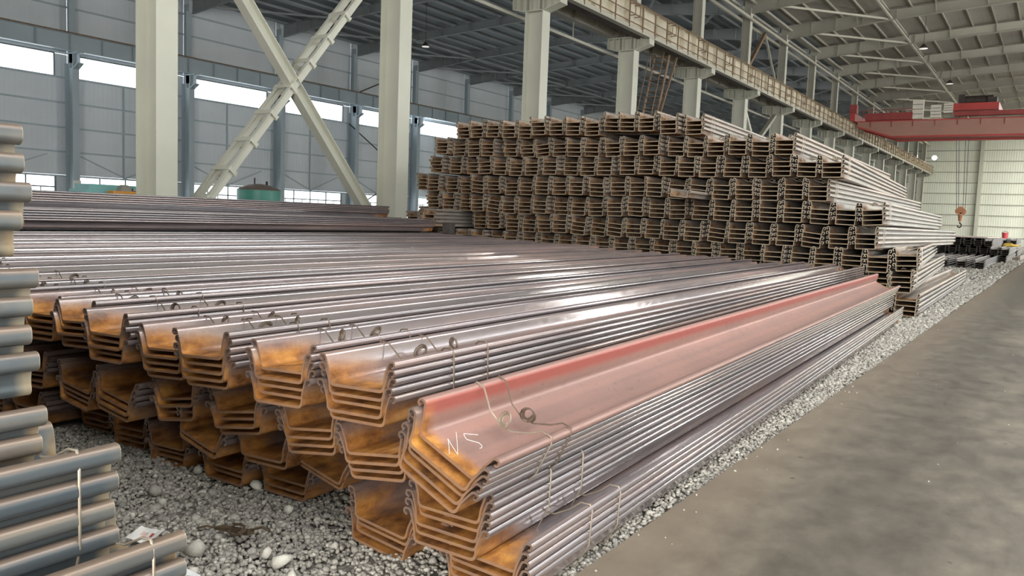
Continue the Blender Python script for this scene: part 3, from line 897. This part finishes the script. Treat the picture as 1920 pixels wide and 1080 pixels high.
NEAR = dict(p=.036, H=.138, fh=.155, th=.208)
BIG = dict(p=.088, H=.148, fh=.178, th=.218)
PM = {
    'near': pile_mesh('sheet_pile', M['pile_near'], .155, .208, .138, .013, .009, .026),
    'pink': pile_mesh('sheet_pile', M['pile_pink'], .155, .208, .138, .013, .009, .026),
    'stripe': pile_mesh('sheet_pile', M['pile_stripe'], .155, .208, .138, .013, .009, .026),
    'big': pile_mesh('sheet_pile', M['pile_big'], .176, .216, .148, .016, .012, .032, .050),
    'blue': pile_mesh('sheet_pile', M['pile_blue'], .176, .224, .148, .016, .012, .036, .050),
    'dark': pile_mesh('sheet_pile', M['pile_dark'], .178, .218, .148, .018, .014, .032, lod=True),
}


def wire_mesh(th, fh, Hb, H, mat, coil=True, sag=.09, r=.0038):
    g = .006
    pts = [(-th - g, 0, H - .03), (-th - g, 0, Hb - .02), (-th + .008, 0, Hb + g), (-th + .05, 0, Hb + g * .5)]
    pts += [(-.09, .004, Hb - sag * .75), (-.02, 0, Hb - sag), (.04, -.004, Hb - sag * .9), (.11, .003, Hb - sag * .45)]
    pts += [(th - .05, 0, Hb + g * .5), (th - .008, 0, Hb + g), (th + g, 0, Hb - .02), (th + g, 0, H - .03), (fh + g, 0, -g), (-fh - g, 0, -g)]
    b = MB().tube(pts, r, 5, closed=True)
    me = b.mesh('binding_wire', mat, True)
    if not coil: return me, None
    cp = []
    for i in range(34):
        a = i / 11 * 2 * PI
        rr = .037 - .0006 * i
        cp.append((math.cos(a) * rr, .012 * math.sin(a) + i * .0004, math.sin(a) * rr + .026))
    cm = MB().tube([(0.03, 0, .0)] + cp, r * .95, 5).mesh('twist_coil', mat, True)
    return me, cm


W5, WC = wire_mesh(.208, .155, .138 + .036 * 4, .138, M['wire'])
W5b, WCb = wire_mesh(.208, .155, .138 + .036 * 4, .138, M['wire_light'])
W4, _ = wire_mesh(.208, .155, .138 + .036 * 3, .138, M['wire_light'], False, .02)
WG, WGC = wire_mesh(.218, .178, .148 + .088 * 3, .148, M['wire_light'], True, .05, .0045)
COUNTW = {2: 'two', 3: 'three', 4: 'four', 5: 'five'}


def bundle(x, y, z, kind, n, label, group, yaw=2.27, tilt=0.0, wires=(), jit=.02, top_kind=None, rev=False, off=None, wobble=.25, wset=None, lowcoil=False):
    t = empty('sheet_pile_bundle', (x, y, z), label, 'steel bundle', group, None, (0, math.radians(-tilt), math.radians(yaw + (180 if rev else 0))))
    t.rotation_mode = 'XYZ'
    sp = NEAR if kind == 'near' else BIG
    for i in range(n):
        kd = top_kind if (top_kind and i == n - 1) else kind
        dy = random.uniform(-jit, jit)
        if off and i in off: dy += off[i]
        inst('sheet_pile', PM[kd], t, (random.uniform(-.003, .003), dy, sp['p'] * i), (0, math.radians(random.uniform(-wobble, wobble)), 0))
    for i, wy in enumerate(wires):
        if wset: wm, cm = wset
        elif kind == 'near': wm, cm = ((W5, WC) if (i % 2 or not lowcoil) else (W5b, WCb)) if n == 5 else (W4, None)
        else: wm, cm = WG, WGC
        w = inst('binding_wire', wm, t, (0, wy, sp['p'] * (n - 5) if kind == 'near' and n != 4 else (0 if kind == 'near' else sp['p'] * (n - 4))), (0, 0, math.radians(random.uniform(-2, 2))))
        if cm:
            hb = sp['H'] + sp['p'] * (n - 1)
            inst('twist_coil', cm, w, (random.uniform(-.05, .03), 0, (sp['H'] + sp['p'] * (4 if kind == 'near' else 3)) - (.085 if lowcoil else .05)), (random.uniform(-.6, .5), 0, random.uniform(-.5, .5)))
    return t


# ---- near low stack: layers T (top), M, P, B measured at their near ends
T = [(-1.91, 2.3, 0.453, -25.76), (-2.38, 2.4, 0.608, 1.84), (-2.83, 2.38, 0.618, 2.4), (-3.33, 2.34, 0.623, 3.2), (-3.80, 2.42, 0.586, 3.5), (-4.27, 2.38, 0.618, 1.17), (-4.72, 2.44, 0.632, 3.2), (-5.17, 2.475, 0.624, 1.66)]
x = -5.62
while x > -11.6:
    T.append((x, random.uniform(2.2, 2.6), .65 + (-5.6 - x) * .022 + random.uniform(-.008, .008), random.uniform(-2.5, 2.5)))
    x -= random.uniform(.45, .49)
for i, (x, y, z, tl) in enumerate(T):
    k = i + 1
    if i == 0: lab = 'tilted pink-red bundle of sheet piles chalked near its end, nearest the road'
    elif i < 8: lab = 'rusty-ended bundle, %s from the road in the top layer of the low stack' % ORD[k]
    else: lab = 'long grey bundle, %s from the road in the low stack top layer' % ORD[k]
    b = bundle(x, y, z, 'near', 5, lab, 'bundles in the top layer of the low stack', 2.27 if i else 2.27, tl,
               wires=(.41, .58) if i == 0 else (.42 + random.uniform(-.06, .06), .68 + random.uniform(-.06, .08)) + ((11.2,) if i < 3 else ()), top_kind='stripe' if i == 0 else 'pink' if i in (1, 2, 4, 7, 11) else None, off={4: .03} if i == 0 else None, lowcoil=i == 0)
    if i == 0: first_bundle = b
# chalk strokes "N5" on the upper face of the first bundle
def stroke(pts):
    return [(p[0], p[1], .144 + .0145) for p in pts]
cb = MB()
for s_ in ([(-.071, .126), (-.035, .09), (.0, .051)], [(-.071, .126), (-.030, .105), (.017, .084)], [(.017, .084), (-.04, .15), (-.089, .203)],
           [(-.038, .291), (-.068, .229)], [(-.068, .229), (-.05, .215), (-.035, .210), (-.010, .235), (.001, .247), (.015, .246), (.023, .243), (.029, .23), (.027, .219)]):
    cb.tube(stroke(s_), .0012, 4)
ch = cb.build('chalk_mark', M['chalk'], first_bundle)
ch['label'] = 'white chalk letters N5'

ML = [(-1.92, 2.45, 0.163, -1.17, 5), (-2.31, 2.45, 0.36, 8, 4), (-2.77, 2.5, 0.37, 8, 4), (-3.29, 2.5, 0.365, 9, 4), (-3.81, 2.52, 0.345, 9, 4), (-4.40, 2.49, 0.277, -8.75, 4), (-4.92, 2.55, 0.24, -7.6, 4)]
x = -5.42
while x > -11.9:
    ML.append((x, random.uniform(2.4, 2.7), .28 + (-5.4 - x) * .03, random.uniform(-5, 5), 4)); x -= .5
for i, (x, y, z, tl, n) in enumerate(ML):
    bundle(x, y, z, 'near', n, 'rusty-ended bundle, %s from the road in the second layer of the low stack' % ORD[i + 1], 'bundles in the second layer of the low stack', 2.27, tl, wires=(.45, .75) if i == 0 else (), wset=(W5b, None) if i == 0 else None)
PL = [(-3.22, 2.6, 0.2, 1.45, 2), (-2.96, 2.72, 0.16, -14, 2), (-3.68, 2.55, 0.215, -14, 2)]
for i, (x, y, z, tl, n) in enumerate(PL):
    bundle(x, y, z, 'near', n, 'wedged pair of rusty sheet piles in the low stack, %s such pair from road' % ('second', 'first', 'third')[i], 'wedged pairs of sheet piles', 2.27, tl)
BL = [(-1.78, 2.5, 0.0, -3.5, 5), (-2.42, 2.6, -0.02, -7.3, 4), (-2.8, 3.1, 0.0, -1.5, 3), (-3.23, 2.75, 0.0, 0.3, 3), (-3.66, 2.7, 0.0, -0.4, 3), (-4.20, 2.72, -0.03, 1.5, 4), (-4.67, 2.75, -0.02, 1.9, 4), (-5.13, 2.8, -0.01, 0, 4)]
x = -5.6
while x > -11.9:
    BL.append((x, random.uniform(2.5, 2.9), 0.0, random.uniform(-3, 3), 4)); x -= .47
for i, (x, y, z, tl, n) in enumerate(BL):
    bundle(x, y, z, 'near', n, 'bundle on the gravel, %s from the road under the low stack' % ORD[i + 1], 'bundles in the bottom layer of the low stack', 2.27, tl, wires=(.5, .8) if i == 0 else (), wset=(W5b, None) if i == 0 else None)
# raised bundles on the far side of the low stack
bundle(-11.95, 2.4, 1.07, 'near', 5, 'lower of the two raised grey bundles on the far side of the low stack', 'raised bundles', 1.0, 0, wires=(11.0,))
bundle(-12.35, 2.4, .82, 'near', 5, 'grey bundle of five sheet piles half hidden between the two raised bundles', 'raised bundles', 1.0, 0)
bundle(-13.25, 2.2, 1.335, 'near', 5, 'topmost raised grey sheet pile bundle on the far side of the low stack', 'raised bundles', .6, 0, wires=(11.4, 11.6))
bundle(-12.8, 2.2, 1.08, 'near', 5, 'grey bundle of five sheet piles directly under the topmost raised bundle', 'raised bundles', .8, 0)
for i, (x, z) in enumerate(((-12.45, 0), (-12.95, 0), (-13.4, 0), (-12.45, .26), (-12.95, .26), (-13.4, .26), (-12.45, .53), (-12.9, .53), (-13.35, .53), (-12.3 - .95, .80), (-13.45, 1.08))):
    bundle(x, 2.5, z, 'near', 4, 'hidden bundle under the raised far-side bundles, %s column, %s layer up' % (('left', 'middle', 'right')[2 - i % 3], ORD[i // 3 + 1]), 'supporting bundles', .8, 0)
o = MB().box(-.1, .1, -.1, .1, -.1, .1).build('timber_packer', M['timber'], None, loc=(-11.35, 14.2, 1.17))
tag(o, 'dark square timber packer on the low stack at the left foot of the tall stack', 'timber')

# ---- the tall stack, nine rows measured at their near ends
R = {}
R[1] = [(-11.98, 3.29), (-11.59, 3.31), (-11.15, 3.31), (-10.70, 3.29), (-10.28, 3.27), (-9.87, 3.33), (-9.45, 3.33), (-9.00, 3.31), (-8.54, 3.29), (-8.09, 3.38), (-7.67, 3.35), (-7.22, 3.34), (-6.74, 3.28), (-6.27, 3.27)]
R[2] = [(-12.61, 2.93), (-12.16, 2.88), (-11.67, 2.87), (-11.25, 2.87), (-10.68, 2.87), (-10.23, 2.85), (-9.81, 2.85), (-9.37, 2.86), (-8.91, 2.84), (-8.49, 2.84), (-7.97, 2.83), (-7.54, 2.85), (-7.09, 2.86), (-6.62, 2.84), (-6.20, 2.82), (-5.76, 2.83), (-5.31, 2.85), (-4.87, 2.82), (-4.42, 2.84)]
R[3] = [(-12.79, 2.49), (-12.26, 2.47), (-11.77, 2.46), (-11.32, 2.46), (-10.89, 2.44), (-10.45, 2.42), (-10.01, 2.43), (-9.53, 2.45), (-9.08, 2.45), (-8.60, 2.43), (-8.16, 2.44), (-7.67, 2.46), (-7.24, 2.47), (-6.75, 2.44), (-6.31, 2.42), (-5.87, 2.41), (-5.39, 2.42), (-4.92, 2.42), (-4.44, 2.44), (-3.99, 2.43), (-3.54, 2.42)]
R[4] = [(-13.30, 2.07), (-12.88, 2.04), (-12.39, 2.01), (-11.93, 2.00), (-11.50, 2.02), (-11.06, 2.01), (-10.60, 1.98), (-10.16, 1.99), (-9.69, 2.01), (-9.26, 2.01), (-8.82, 2.01), (-8.32, 1.99), (-7.88, 2.02), (-7.43, 2.02), (-7.00, 2.01), (-6.55, 1.98), (-6.07, 1.98), (-5.58, 1.98), (-5.12, 1.99), (-4.67, 1.98), (-4.22, 2.01), (-3.78, 1.99)]
R[5] = [(-12.83, 1.63), (-12.38, 1.60), (-11.93, 1.59), (-11.50, 1.58), (-11.07, 1.57), (-10.66, 1.55), (-10.22, 1.55), (-9.76, 1.58), (-9.28, 1.57), (-8.83, 1.57), (-8.38, 1.57), (-7.88, 1.58), (-7.42, 1.60), (-6.96, 1.58), (-6.50, 1.57), (-6.00, 1.57), (-5.53, 1.57), (-5.09, 1.57), (-4.63, 1.57), (-4.18, 1.58), (-3.72, 1.57), (-3.26, 1.57), (-2.78, 1.58)]
R[6] = [(-13.60, 1.30), (-13.17, 1.24), (-12.73, 1.18), (-12.24, 1.19), (-11.50, 1.18), (-11.06, 1.19), (-10.53, 1.16), (-10.09, 1.15), (-9.64, 1.16), (-9.20, 1.17), (-8.77, 1.15), (-8.33, 1.14), (-7.90, 1.15), (-7.45, 1.15), (-7.01, 1.15), (-6.57, 1.14), (-6.12, 1.14), (-5.65, 1.14), (-5.19, 1.14), (-4.74, 1.14), (-4.30, 1.14), (-3.85, 1.13), (-3.35, 1.13), (-2.88, 1.15)]
R[7] = [(-13.3 + .465 * i, .74) for i in range(18)] + [(-4.93, .735), (-4.48, .74), (-4.02, .74), (-3.57, .75), (-3.10, .75), (-2.65, .75), (-2.19, .80)]
R[7] = [q for i, q in enumerate(R[7]) if not (i < 18 and q[0] > -5.3)]
R[8] = [(-13.2 + .46 * i, .375) for i in range(24)] + [(-2.26, .42)]
R[8] = [q for i, q in enumerate(R[8]) if i == 24 or q[0] < -2.6]
R[9] = [(-13.0 + .46 * i, 0.0) for i in range(24)]
R[9] = [q for q in R[9] if q[0] < -2.5] + [(-2.15, 0.02)]
tilts = {(1, 9): -3, (3, 3): 3, (4, 4): -5, (4, 16): -5, (4, 15): -3, (5, 4): -6, (6, 2): -7, (6, 1): -4, (6, 21): -6, (6, 22): 0, (5, 22): 4, (5, 20): -2, (6, 12): -5, (6, 11): -4, (6, 17): -5, (2, 6): 6, (7, 24): 3, (6, 10): -4}
for r in range(1, 10):
    n_ = len(R[r])
    for i, (x, z) in enumerate(R[r]):
        last = i == n_ - 1
        npl = 4
        if r == 6 and i == 0: npl = 2
        if r in (8, 9): npl = 4
        side = 'leftmost' if i == 0 else 'rightmost' if last else ('%s from the left' % ORD[i + 1] if i < n_ / 2 else '%s from the right' % ORD[n_ - i])
        lab = 'rusty bundle, %s in the %s row of the tall stack' % (side, 'top' if r == 1 else 'bottom' if r == 9 else ORD[r] + ' highest')
        if last: lab = 'long-sided pale bundle, rightmost in the %s row of the tall stack' % ('top' if r == 1 else 'bottom' if r == 9 else ORD[r] + ' highest')
        wires = (.45, .6) if (last or (r == 1) or (r in (2, 3, 4) and i >= n_ - 4)) and r < 9 else ()
        y = 15.5 + random.uniform(-.10, .10) - (.9 if (r == 6 and i == 3) else 0)
        if r == 9 and last: y = 15.5
        yaw = 2.0
        if i >= n_ - 2: yaw = {1: 2.0, 2: 1.6, 3: 3.4, 4: 0.3, 5: 2.0, 6: -.3, 7: 5.2 if last else 3.5, 8: 3.8 if last else 2.5, 9: 1.5}[r]
        off = None
        if r == 4 and i == 16: off = {0: -1.0}
        bundle(x, y, z, 'big', npl, lab, 'bundles in the %s row of the tall stack' % ORD[r], yaw, tilts.get((r, i), random.uniform(-1.6, 1.6)), wires=wires, off=off, jit=.035, wobble=.7)

# ---- foreground stack at the left edge: far ends of piles that run back past the camera
FG = [(-2.68 - .218, 1.24, 1.31, 4, 'uppermost grey bundle of the left foreground stack, cut by the picture edge'),
      (-2.62 - .218, 1.23, .87, 4, 'blue-grey sheet pile bundle, second from the top in the left foreground stack'),
      (-2.57 - .218, 1.22, .53, 3, 'grey bundle half hidden in the left foreground stack, just under the second one'),
      (-2.37 - .218, 1.345, .335, 4, 'large blue-grey bundle with a pale binding wire, nearest in the left foreground stack'),
      (-2.19 - .218, 1.45, .066, 4, 'lowest dark blue-grey bundle of the left foreground stack, beside the crumpled paper')]
for i, (x, y, z, n, lab) in enumerate(FG):
    t = bundle(x, y, z, 'blue', n, lab, 'bundles of the left foreground stack', 1.0, 0, rev=True, wires=(.12,) if i == 3 else (.1,) if i == 4 else (), jit=.02, wset=(WG, None))
for i, (x, z) in enumerate([(-3.35, 1.31), (-3.3, .87), (-3.25, .45), (-3.05, 0.0)] + [(-3.85 - .5 * a_, .435 * b_) for a_ in range(6) for b_ in range(7)]):  # ranks past the first: unseen, added and stacked tall to block light
    bundle(x, 1.1, z, 'blue', 4, 'hidden light-blocking bundle behind the left foreground stack, %s rank back, %s layer up' % (ORD[1 if i < 4 else 2 + (i - 4) // 7], ORD[4 - i if i < 4 else 1 + (i - 4) % 7]), 'hidden bundles of the foreground stack', 1.0, 0, rev=True)

# ---- dark stacks further down the hall
def dark_stack(xs_, y, zs, nm, grp):
    for j, z in enumerate(zs):
        for i, x in enumerate(xs_[j]):
            nn = len(xs_[j])
            side = 'leftmost' if i == 0 else 'rightmost' if i == nn - 1 else '%s from the right' % ORD[nn - i]
            bundle(x, y + random.uniform(-.15, .15), z, 'dark', 4, 'dark bundle, %s in the %s layer of %s' % (side, ('bottom', 'second', 'third')[j], nm), grp, 0.6, random.uniform(-1, 1), jit=.03)
dark_stack([[-4.9, -4.2, -3.5, -2.8]], 40.0, [0], 'the low far stack', 'bundles of the low far stack')
dark_stack([[-2.5 - .55 * i for i in range(12)], [-2.4 - .5 * i for i in range(13)], [-3.2 - .5 * i for i in range(9)]], 50.5, [0, .43, .86], 'the middle far stack', 'bundles of the middle far stack')
dark_stack([[-2.6 - .6 * i for i in range(8)], [-2.65 - .6 * i for i in range(8)], [-2.7 - .6 * i for i in range(8)]], 66.0, [0, .43, .86], 'the farthest dark stack', 'bundles of the farthest stack')
o = MB().box(-1.8, 1.8, 0, 11.5, 0, .05).build('pale_top_sheet', M['pinksheet'], None, loc=(-5.1, 50.8, 1.30)); tag(o, 'pale pink sheet added as the light top surfaces of the middle far stack', 'sheet')  # added sheet, stands in for the light tops of the piles
t = empty('bucket', (-3.25, 66.4, 1.275), 'small red bucket on the farthest stack', 'bucket')
MB().cyl((0, 0, 0), .17, .40, 16, 'z', .2).build('body', M['redplastic'], t)
MB().tube([(-.2, 0, .38), (-.12, 0, .46), (0, 0, .5), (.12, 0, .46), (.2, 0, .38)], .015, 5).build('handle', M['dark'], t)
t = empty('yellow_sling_bundle', (-2.35, 50.9, .85), 'bright yellow lifting sling heap on the middle far stack', 'sling')
MB().tube([(.0, 0, .08), (.3, .2, .12), (.5, 0, .1), (.2, -.1, .14), (-.05, -.1, .1), (-.15, 0, .09), (-.1, .1, .16), (.1, .1, .2), (.2, -.05, .17)], .06, 7).build('strap', M['yellow'], t)
t = empty('rail_offcut', (-2.2, 57.0, .0), 'long pale steel offcut lying by the gravel far off', 'steel')
MB().box(-.3, .3, 0, 8, 0, .05).box(-.3, -.25, 0, 8, .05, .3).box(.25, .3, 0, 8, .05, .3).build('channel', M['pile_big'], t)

# ---- machines in the left bay
t = empty('teal_machine', (-30.2, 16.2, -.22), 'teal machine frame with round motor behind the low stack at left', 'machine')
MB().box(-.4, .6, -.3, 3.2, 1.85, 2.3).build('housing', M['teal'], t)
MB().box(-.5, .7, -.45, .25, 1.45, 2.1).build('end_frame', M['teal'], t)
MB().box(-.3, .3, 0, .3, 0, 1.5).box(-.3, .3, 2.8, 3.1, 0, 1.9).build('leg', M['teal'], t)
MB().cyl((.6, .95, 2.12), .2, .35, 18, 'x').build('motor', M['grey_steel'], t)
MB().tube([(.75, 1.3, 2.15), (.75, 3.0, 2.15)], .06, 8).build('pipe', M['bluegrey'], t)
t = empty('orange_beam', (-29.4, 16.5, .0), 'orange machine guard in front of the teal machine', 'machine')
MB().box(-.2, .2, .1, 2.2, 1.42, 1.86).build('guard', M['orange'], t)
MB().box(-.1, .1, .3, .5, 0, 1.55).box(-.1, .1, 1.8, 2.0, 0, 1.55).build('leg', M['orange'], t)
t = empty('storage_tank', (-36.0, 28.6, 0), 'round green tank with brown domed lid near the windows', 'tank')
MB().cyl((0, 0, 0), 1.15, 2.35, 28).build('shell', M['green'], t, True)
MB().cyl((0, 0, 2.35), 1.17, .12, 28, 'z', 1.0).cyl((0, 0, 2.47), 1.0, .16, 28, 'z', .55).cyl((0, 0, 2.63), .55, .06, 28, 'z', .15).build('lid', M['brown_dome'], t, True)
MB().tube([(0, -.3, 2.6), (0, -.3, 3.0)], .04, 6).tube([(0, .5, 2.5), (0, .5, 2.85)], .07, 6).build('vent', M['dark'], t)
t = empty('workbench', (-34, 21.8, 0), 'grey box on a pale bench right of the leftmost crane-row column', 'bench')
MB().box(-.5, .5, -.6, 1.5, 1.55, 1.75).build('bench_top', M['white_box'], t)
MB().box(-.4, .4, -.5, -.4, 0, 1.55).box(-.4, .4, 1.3, 1.4, 0, 1.55).build('leg', M['white_box'], t)
MB().box(-.3, .3, -.5, .4, 1.75, 2.15).build('gear_case', M['bluegrey'], t)
o = MB().box(0, .02, -.25, .25, -.3, .3).build('wall_sign', M['paper'], None, loc=(XW + 1.01, wallY(1), 2.35))
tag(o, 'small pale notice with a red mark on the first window-wall column', 'sign')
MB().box(.02, .025, -.1, .06, -.1, .1).build('red_mark', M['redplastic'], o)

# ------------------------------------------------------------------ gravel
ico_v = []
ph = (1 + 5 ** .5) / 2
for a, b in ((-1, ph), (1, ph), (-1, -ph), (1, -ph)):
    ico_v.append((a, b, 0))
for a, b in ((-1, ph), (1, ph), (-1, -ph), (1, -ph)):
    ico_v.append((0, a, b))
for a, b in ((-1, ph), (1, ph), (-1, -ph), (1, -ph)):
    ico_v.append((b, 0, a))
ico_v = np.array(ico_v) / (1 + ph * ph) ** .5
from itertools import combinations
ico_f = []
for tri in combinations(range(12), 3):
    d = [np.linalg.norm(ico_v[tri[i]] - ico_v[tri[(i + 1) % 3]]) for i in range(3)]
    if max(d) < 1.2:
        a, b, c = tri
        if np.dot(np.cross(ico_v[b] - ico_v[a], ico_v[c] - ico_v[a]), ico_v[a]) < 0: b, c = c, b
        ico_f.append((a, b, c))
ico_f = np.array(ico_f)


def stones(name, X, Y, Z, SZ, parent=None, lum=None):
    n = len(X)
    v = ico_v[None] * (1 + rng.uniform(-.28, .28, (n, 12, 1)))
    sc = SZ[:, None, None] * rng.uniform(.65, 1.25, (n, 1, 3)) * np.array([1, 1, .8])
    v = v * sc
    ang = rng.uniform(0, 2 * PI, n); ca, sa = np.cos(ang), np.sin(ang)
    x = v[:, :, 0] * ca[:, None] - v[:, :, 1] * sa[:, None]
    y = v[:, :, 0] * sa[:, None] + v[:, :, 1] * ca[:, None]
    tl = rng.uniform(-.6, .6, n); ct, st = np.cos(tl), np.sin(tl)
    z = v[:, :, 2] * ct[:, None] + x * st[:, None]
    x = x * ct[:, None] - v[:, :, 2] * st[:, None]
    P = np.stack([x + X[:, None], y + Y[:, None], z + Z[:, None]], -1).reshape(-1, 3)
    F = (ico_f[None] + (np.arange(n) * 12)[:, None, None]).reshape(-1, 3)
    me = bpy.data.meshes.new(name)
    me.vertices.add(len(P)); me.vertices.foreach_set('co', P.ravel())
    me.loops.add(F.size); me.loops.foreach_set('vertex_index', F.ravel())
    me.polygons.add(len(F)); me.polygons.foreach_set('loop_start', np.arange(len(F)) * 3); me.polygons.foreach_set('loop_total', np.full(len(F), 3))
    me.update(calc_edges=True)
    at_ = me.attributes.new('tone', 'FLOAT', 'POINT')
    tone = rng.beta(2.0, 2.2, n) if lum is None else np.full(n, lum)
    at_.data.foreach_set('value', np.repeat(tone, 12))
    me.materials.append(M['stone'])
    o = bpy.data.objects.new(name, me)
    return link(o, parent)


def scatter(x0, x1, y0, y1, dens, s0, s1):
    n = int((x1 - x0) * (y1 - y0) * dens)
    return rng.uniform(x0, x1, n), rng.uniform(y0, y1, n), rng.uniform(s0, s1, n)
areas = [(-5.4, -1.6, 1.3, 3.3, 3600, .006, .0165), (-2.3, -1.6, 3.3, 8, 2600, .007, .0155), (-2.5, -1.6, 8, 16, 1500, .010, .018),
         (-3.2, -1.62, 13.5, 30, 420, .017, .032), (-5, -1.66, 28, 52, 90, .03, .055), (-3.6, -1.7, 52, 85, 40, .04, .07), (-5.4, -3.4, 0.6, 1.3, 900, .012, .022)]
XX, YY, SS = [np.concatenate(c) for c in zip(*[scatter(*a) for a in areas])]
big_ = rng.random(len(SS)) < .03
SS = np.where(big_, SS * 1.7, SS)
ZZ = -.035 + SS * .45 + rng.uniform(0, .012, len(SS)) + .012 * np.sin(XX * 5) * np.cos(YY * 4) * (YY < 5)
# ragged edge along the road
edge = -1.575 + .02 * np.sin(YY * 7) + .015 * np.sin(YY * 17 + 1)
keep = XX < edge - SS * .3
o = stones('gravel', XX[keep], YY[keep], ZZ[keep], SS[keep])
tag(o, 'crushed grey-beige gravel spread under the stacks and along the road edge', 'gravel', None, 'stuff')
# loose crumbs on the road
n = 90
cx_ = rng.uniform(-1.57, .6, n) ; cy_ = rng.uniform(2.2, 14, n)
cx_[:50] = -1.57 + rng.exponential(.08, 50)
cs = rng.uniform(.003, .009, n)
o = stones('road_grit', cx_, cy_, cs * .4, cs)
tag(o, 'scattered grit crumbs on the concrete road', 'grit', None, 'stuff')
# individual larger stones
LS = [(-2.60, 2.20, .055, 1.0, 'pale block-shaped stone at the bottom edge, in front of the low stack'),
      (-2.72, 2.22, .035, 1.0, 'small pale stone just left of the block-shaped stone'),
      (-2.98, 2.05, .045, .75, 'pinkish-grey flat stone right of the foreground bundles at the bottom edge'),
      (-2.44, 2.12, .04, .95, 'pale rounded stone right of the block-shaped stone at the bottom edge'),
      (-3.05, 2.62, .035, .9, 'pale stone in the gravel right of the scrap wire'),
      (-3.45, 2.75, .04, .95, 'whitish stone in the middle of the gravel in front of the low stack'),
      (-3.9, 2.7, .035, .8, 'light grey stone left of the whitish stone'),
      (-3.75, 2.35, .05, .5, 'broad grey stone behind the crumpled paper')]
for x, y, s, tn, lab in LS:
    o = stones('stone', np.array([0.]), np.array([0.]), np.array([0.]), np.array([s]), None, tn)
    o.location = (x, y, s * .35)
    tag(o, lab, 'stone', 'larger stones in the gravel')

# litter
t = empty('crumpled_label', (-3.24, 1.98, .03), 'crumpled white paper label with red print on the gravel', 'paper', rot=(0.30, .0, .15))
V = []; F = []
for j in range(5):
    for i in range(9):
        u, w = i / 8, j / 4
        V.append((-.075 + .15 * u, -.045 + .09 * w, .004 * math.sin(u * 7 + w * 3) + (.07 * (u - .76) if u > .76 else 0) + .003 * math.cos(w * 6)))
for j in range(4):
    for i in range(8):
        F.append((j * 9 + i, j * 9 + i + 1, (j + 1) * 9 + i + 1, (j + 1) * 9 + i))
me = bpy.data.meshes.new('sheet'); me.from_pydata(V, [], F); me.materials.append(M['paper']); me.materials.append(M['print_red']); me.materials.append(M['print_pale'])
for j, i in ((2, 5), ): me.polygons[j * 8 + i].material_index = 1
for j, i in ((1, 3), (1, 4), (2, 3), (2, 2)): me.polygons[j * 8 + i].material_index = 2
o = inst('sheet', me, t)
mod = o.modifiers.new('thick', 'SOLIDIFY'); mod.thickness = .0015
t = empty('plastic_scrap', (-2.80, 1.84, .03), 'torn white plastic scrap at the bottom edge beside the lowest foreground bundle', 'litter')
MB().hexa([(-.07, -.02, 0), (.08, -.01, .01), (.02, .02, .03), (-.06, .03, .02), (-.07, -.02, .012), (.08, -.01, .016), (.02, .02, .045), (-.06, .03, .035)]).hexa([(.02, -.01, .0), (.12, .03, .01), (.11, .035, .012), (.02, .02, .02), (.02, -.01, .01), (.12, .03, .014), (.11, .035, .016), (.02, .02, .03)]).build('film', M['plastic_film'], t)
t = empty('scrap_wire_tangle', (-2.95, 2.24, .03), 'dark brown tangle of scrap wire and rag on the gravel', 'scrap wire')
cp = [(.05 * math.cos(a * .7) * (1 + .2 * math.sin(a)), .03 * math.sin(a * .7) * .6, .022 + .022 * math.sin(a * .7 + .4) + .004 * math.sin(a * 2.3)) for a in range(40)]
MB().tube(cp, .004, 5).build('wire_coil', M['brown_scrap'], t)
MB().hexa([(-.12, -.03, 0), (.05, .02, 0), (.06, .05, 0), (-.1, .0, 0), (-.12, -.03, .012), (.05, .02, .03), (.06, .05, .02), (-.1, .0, .02)]).build('rag', M['brown_scrap'], t)
MB().tube([(.04, .03, .02), (.10, .06, .04), (.14, .07, .03)], .006, 5).tube([(-.1, -.02, .01), (-.15, -.05, .015), (-.19, -.07, .0)], .005, 5).build('loose_end', M['brown_scrap'], t)
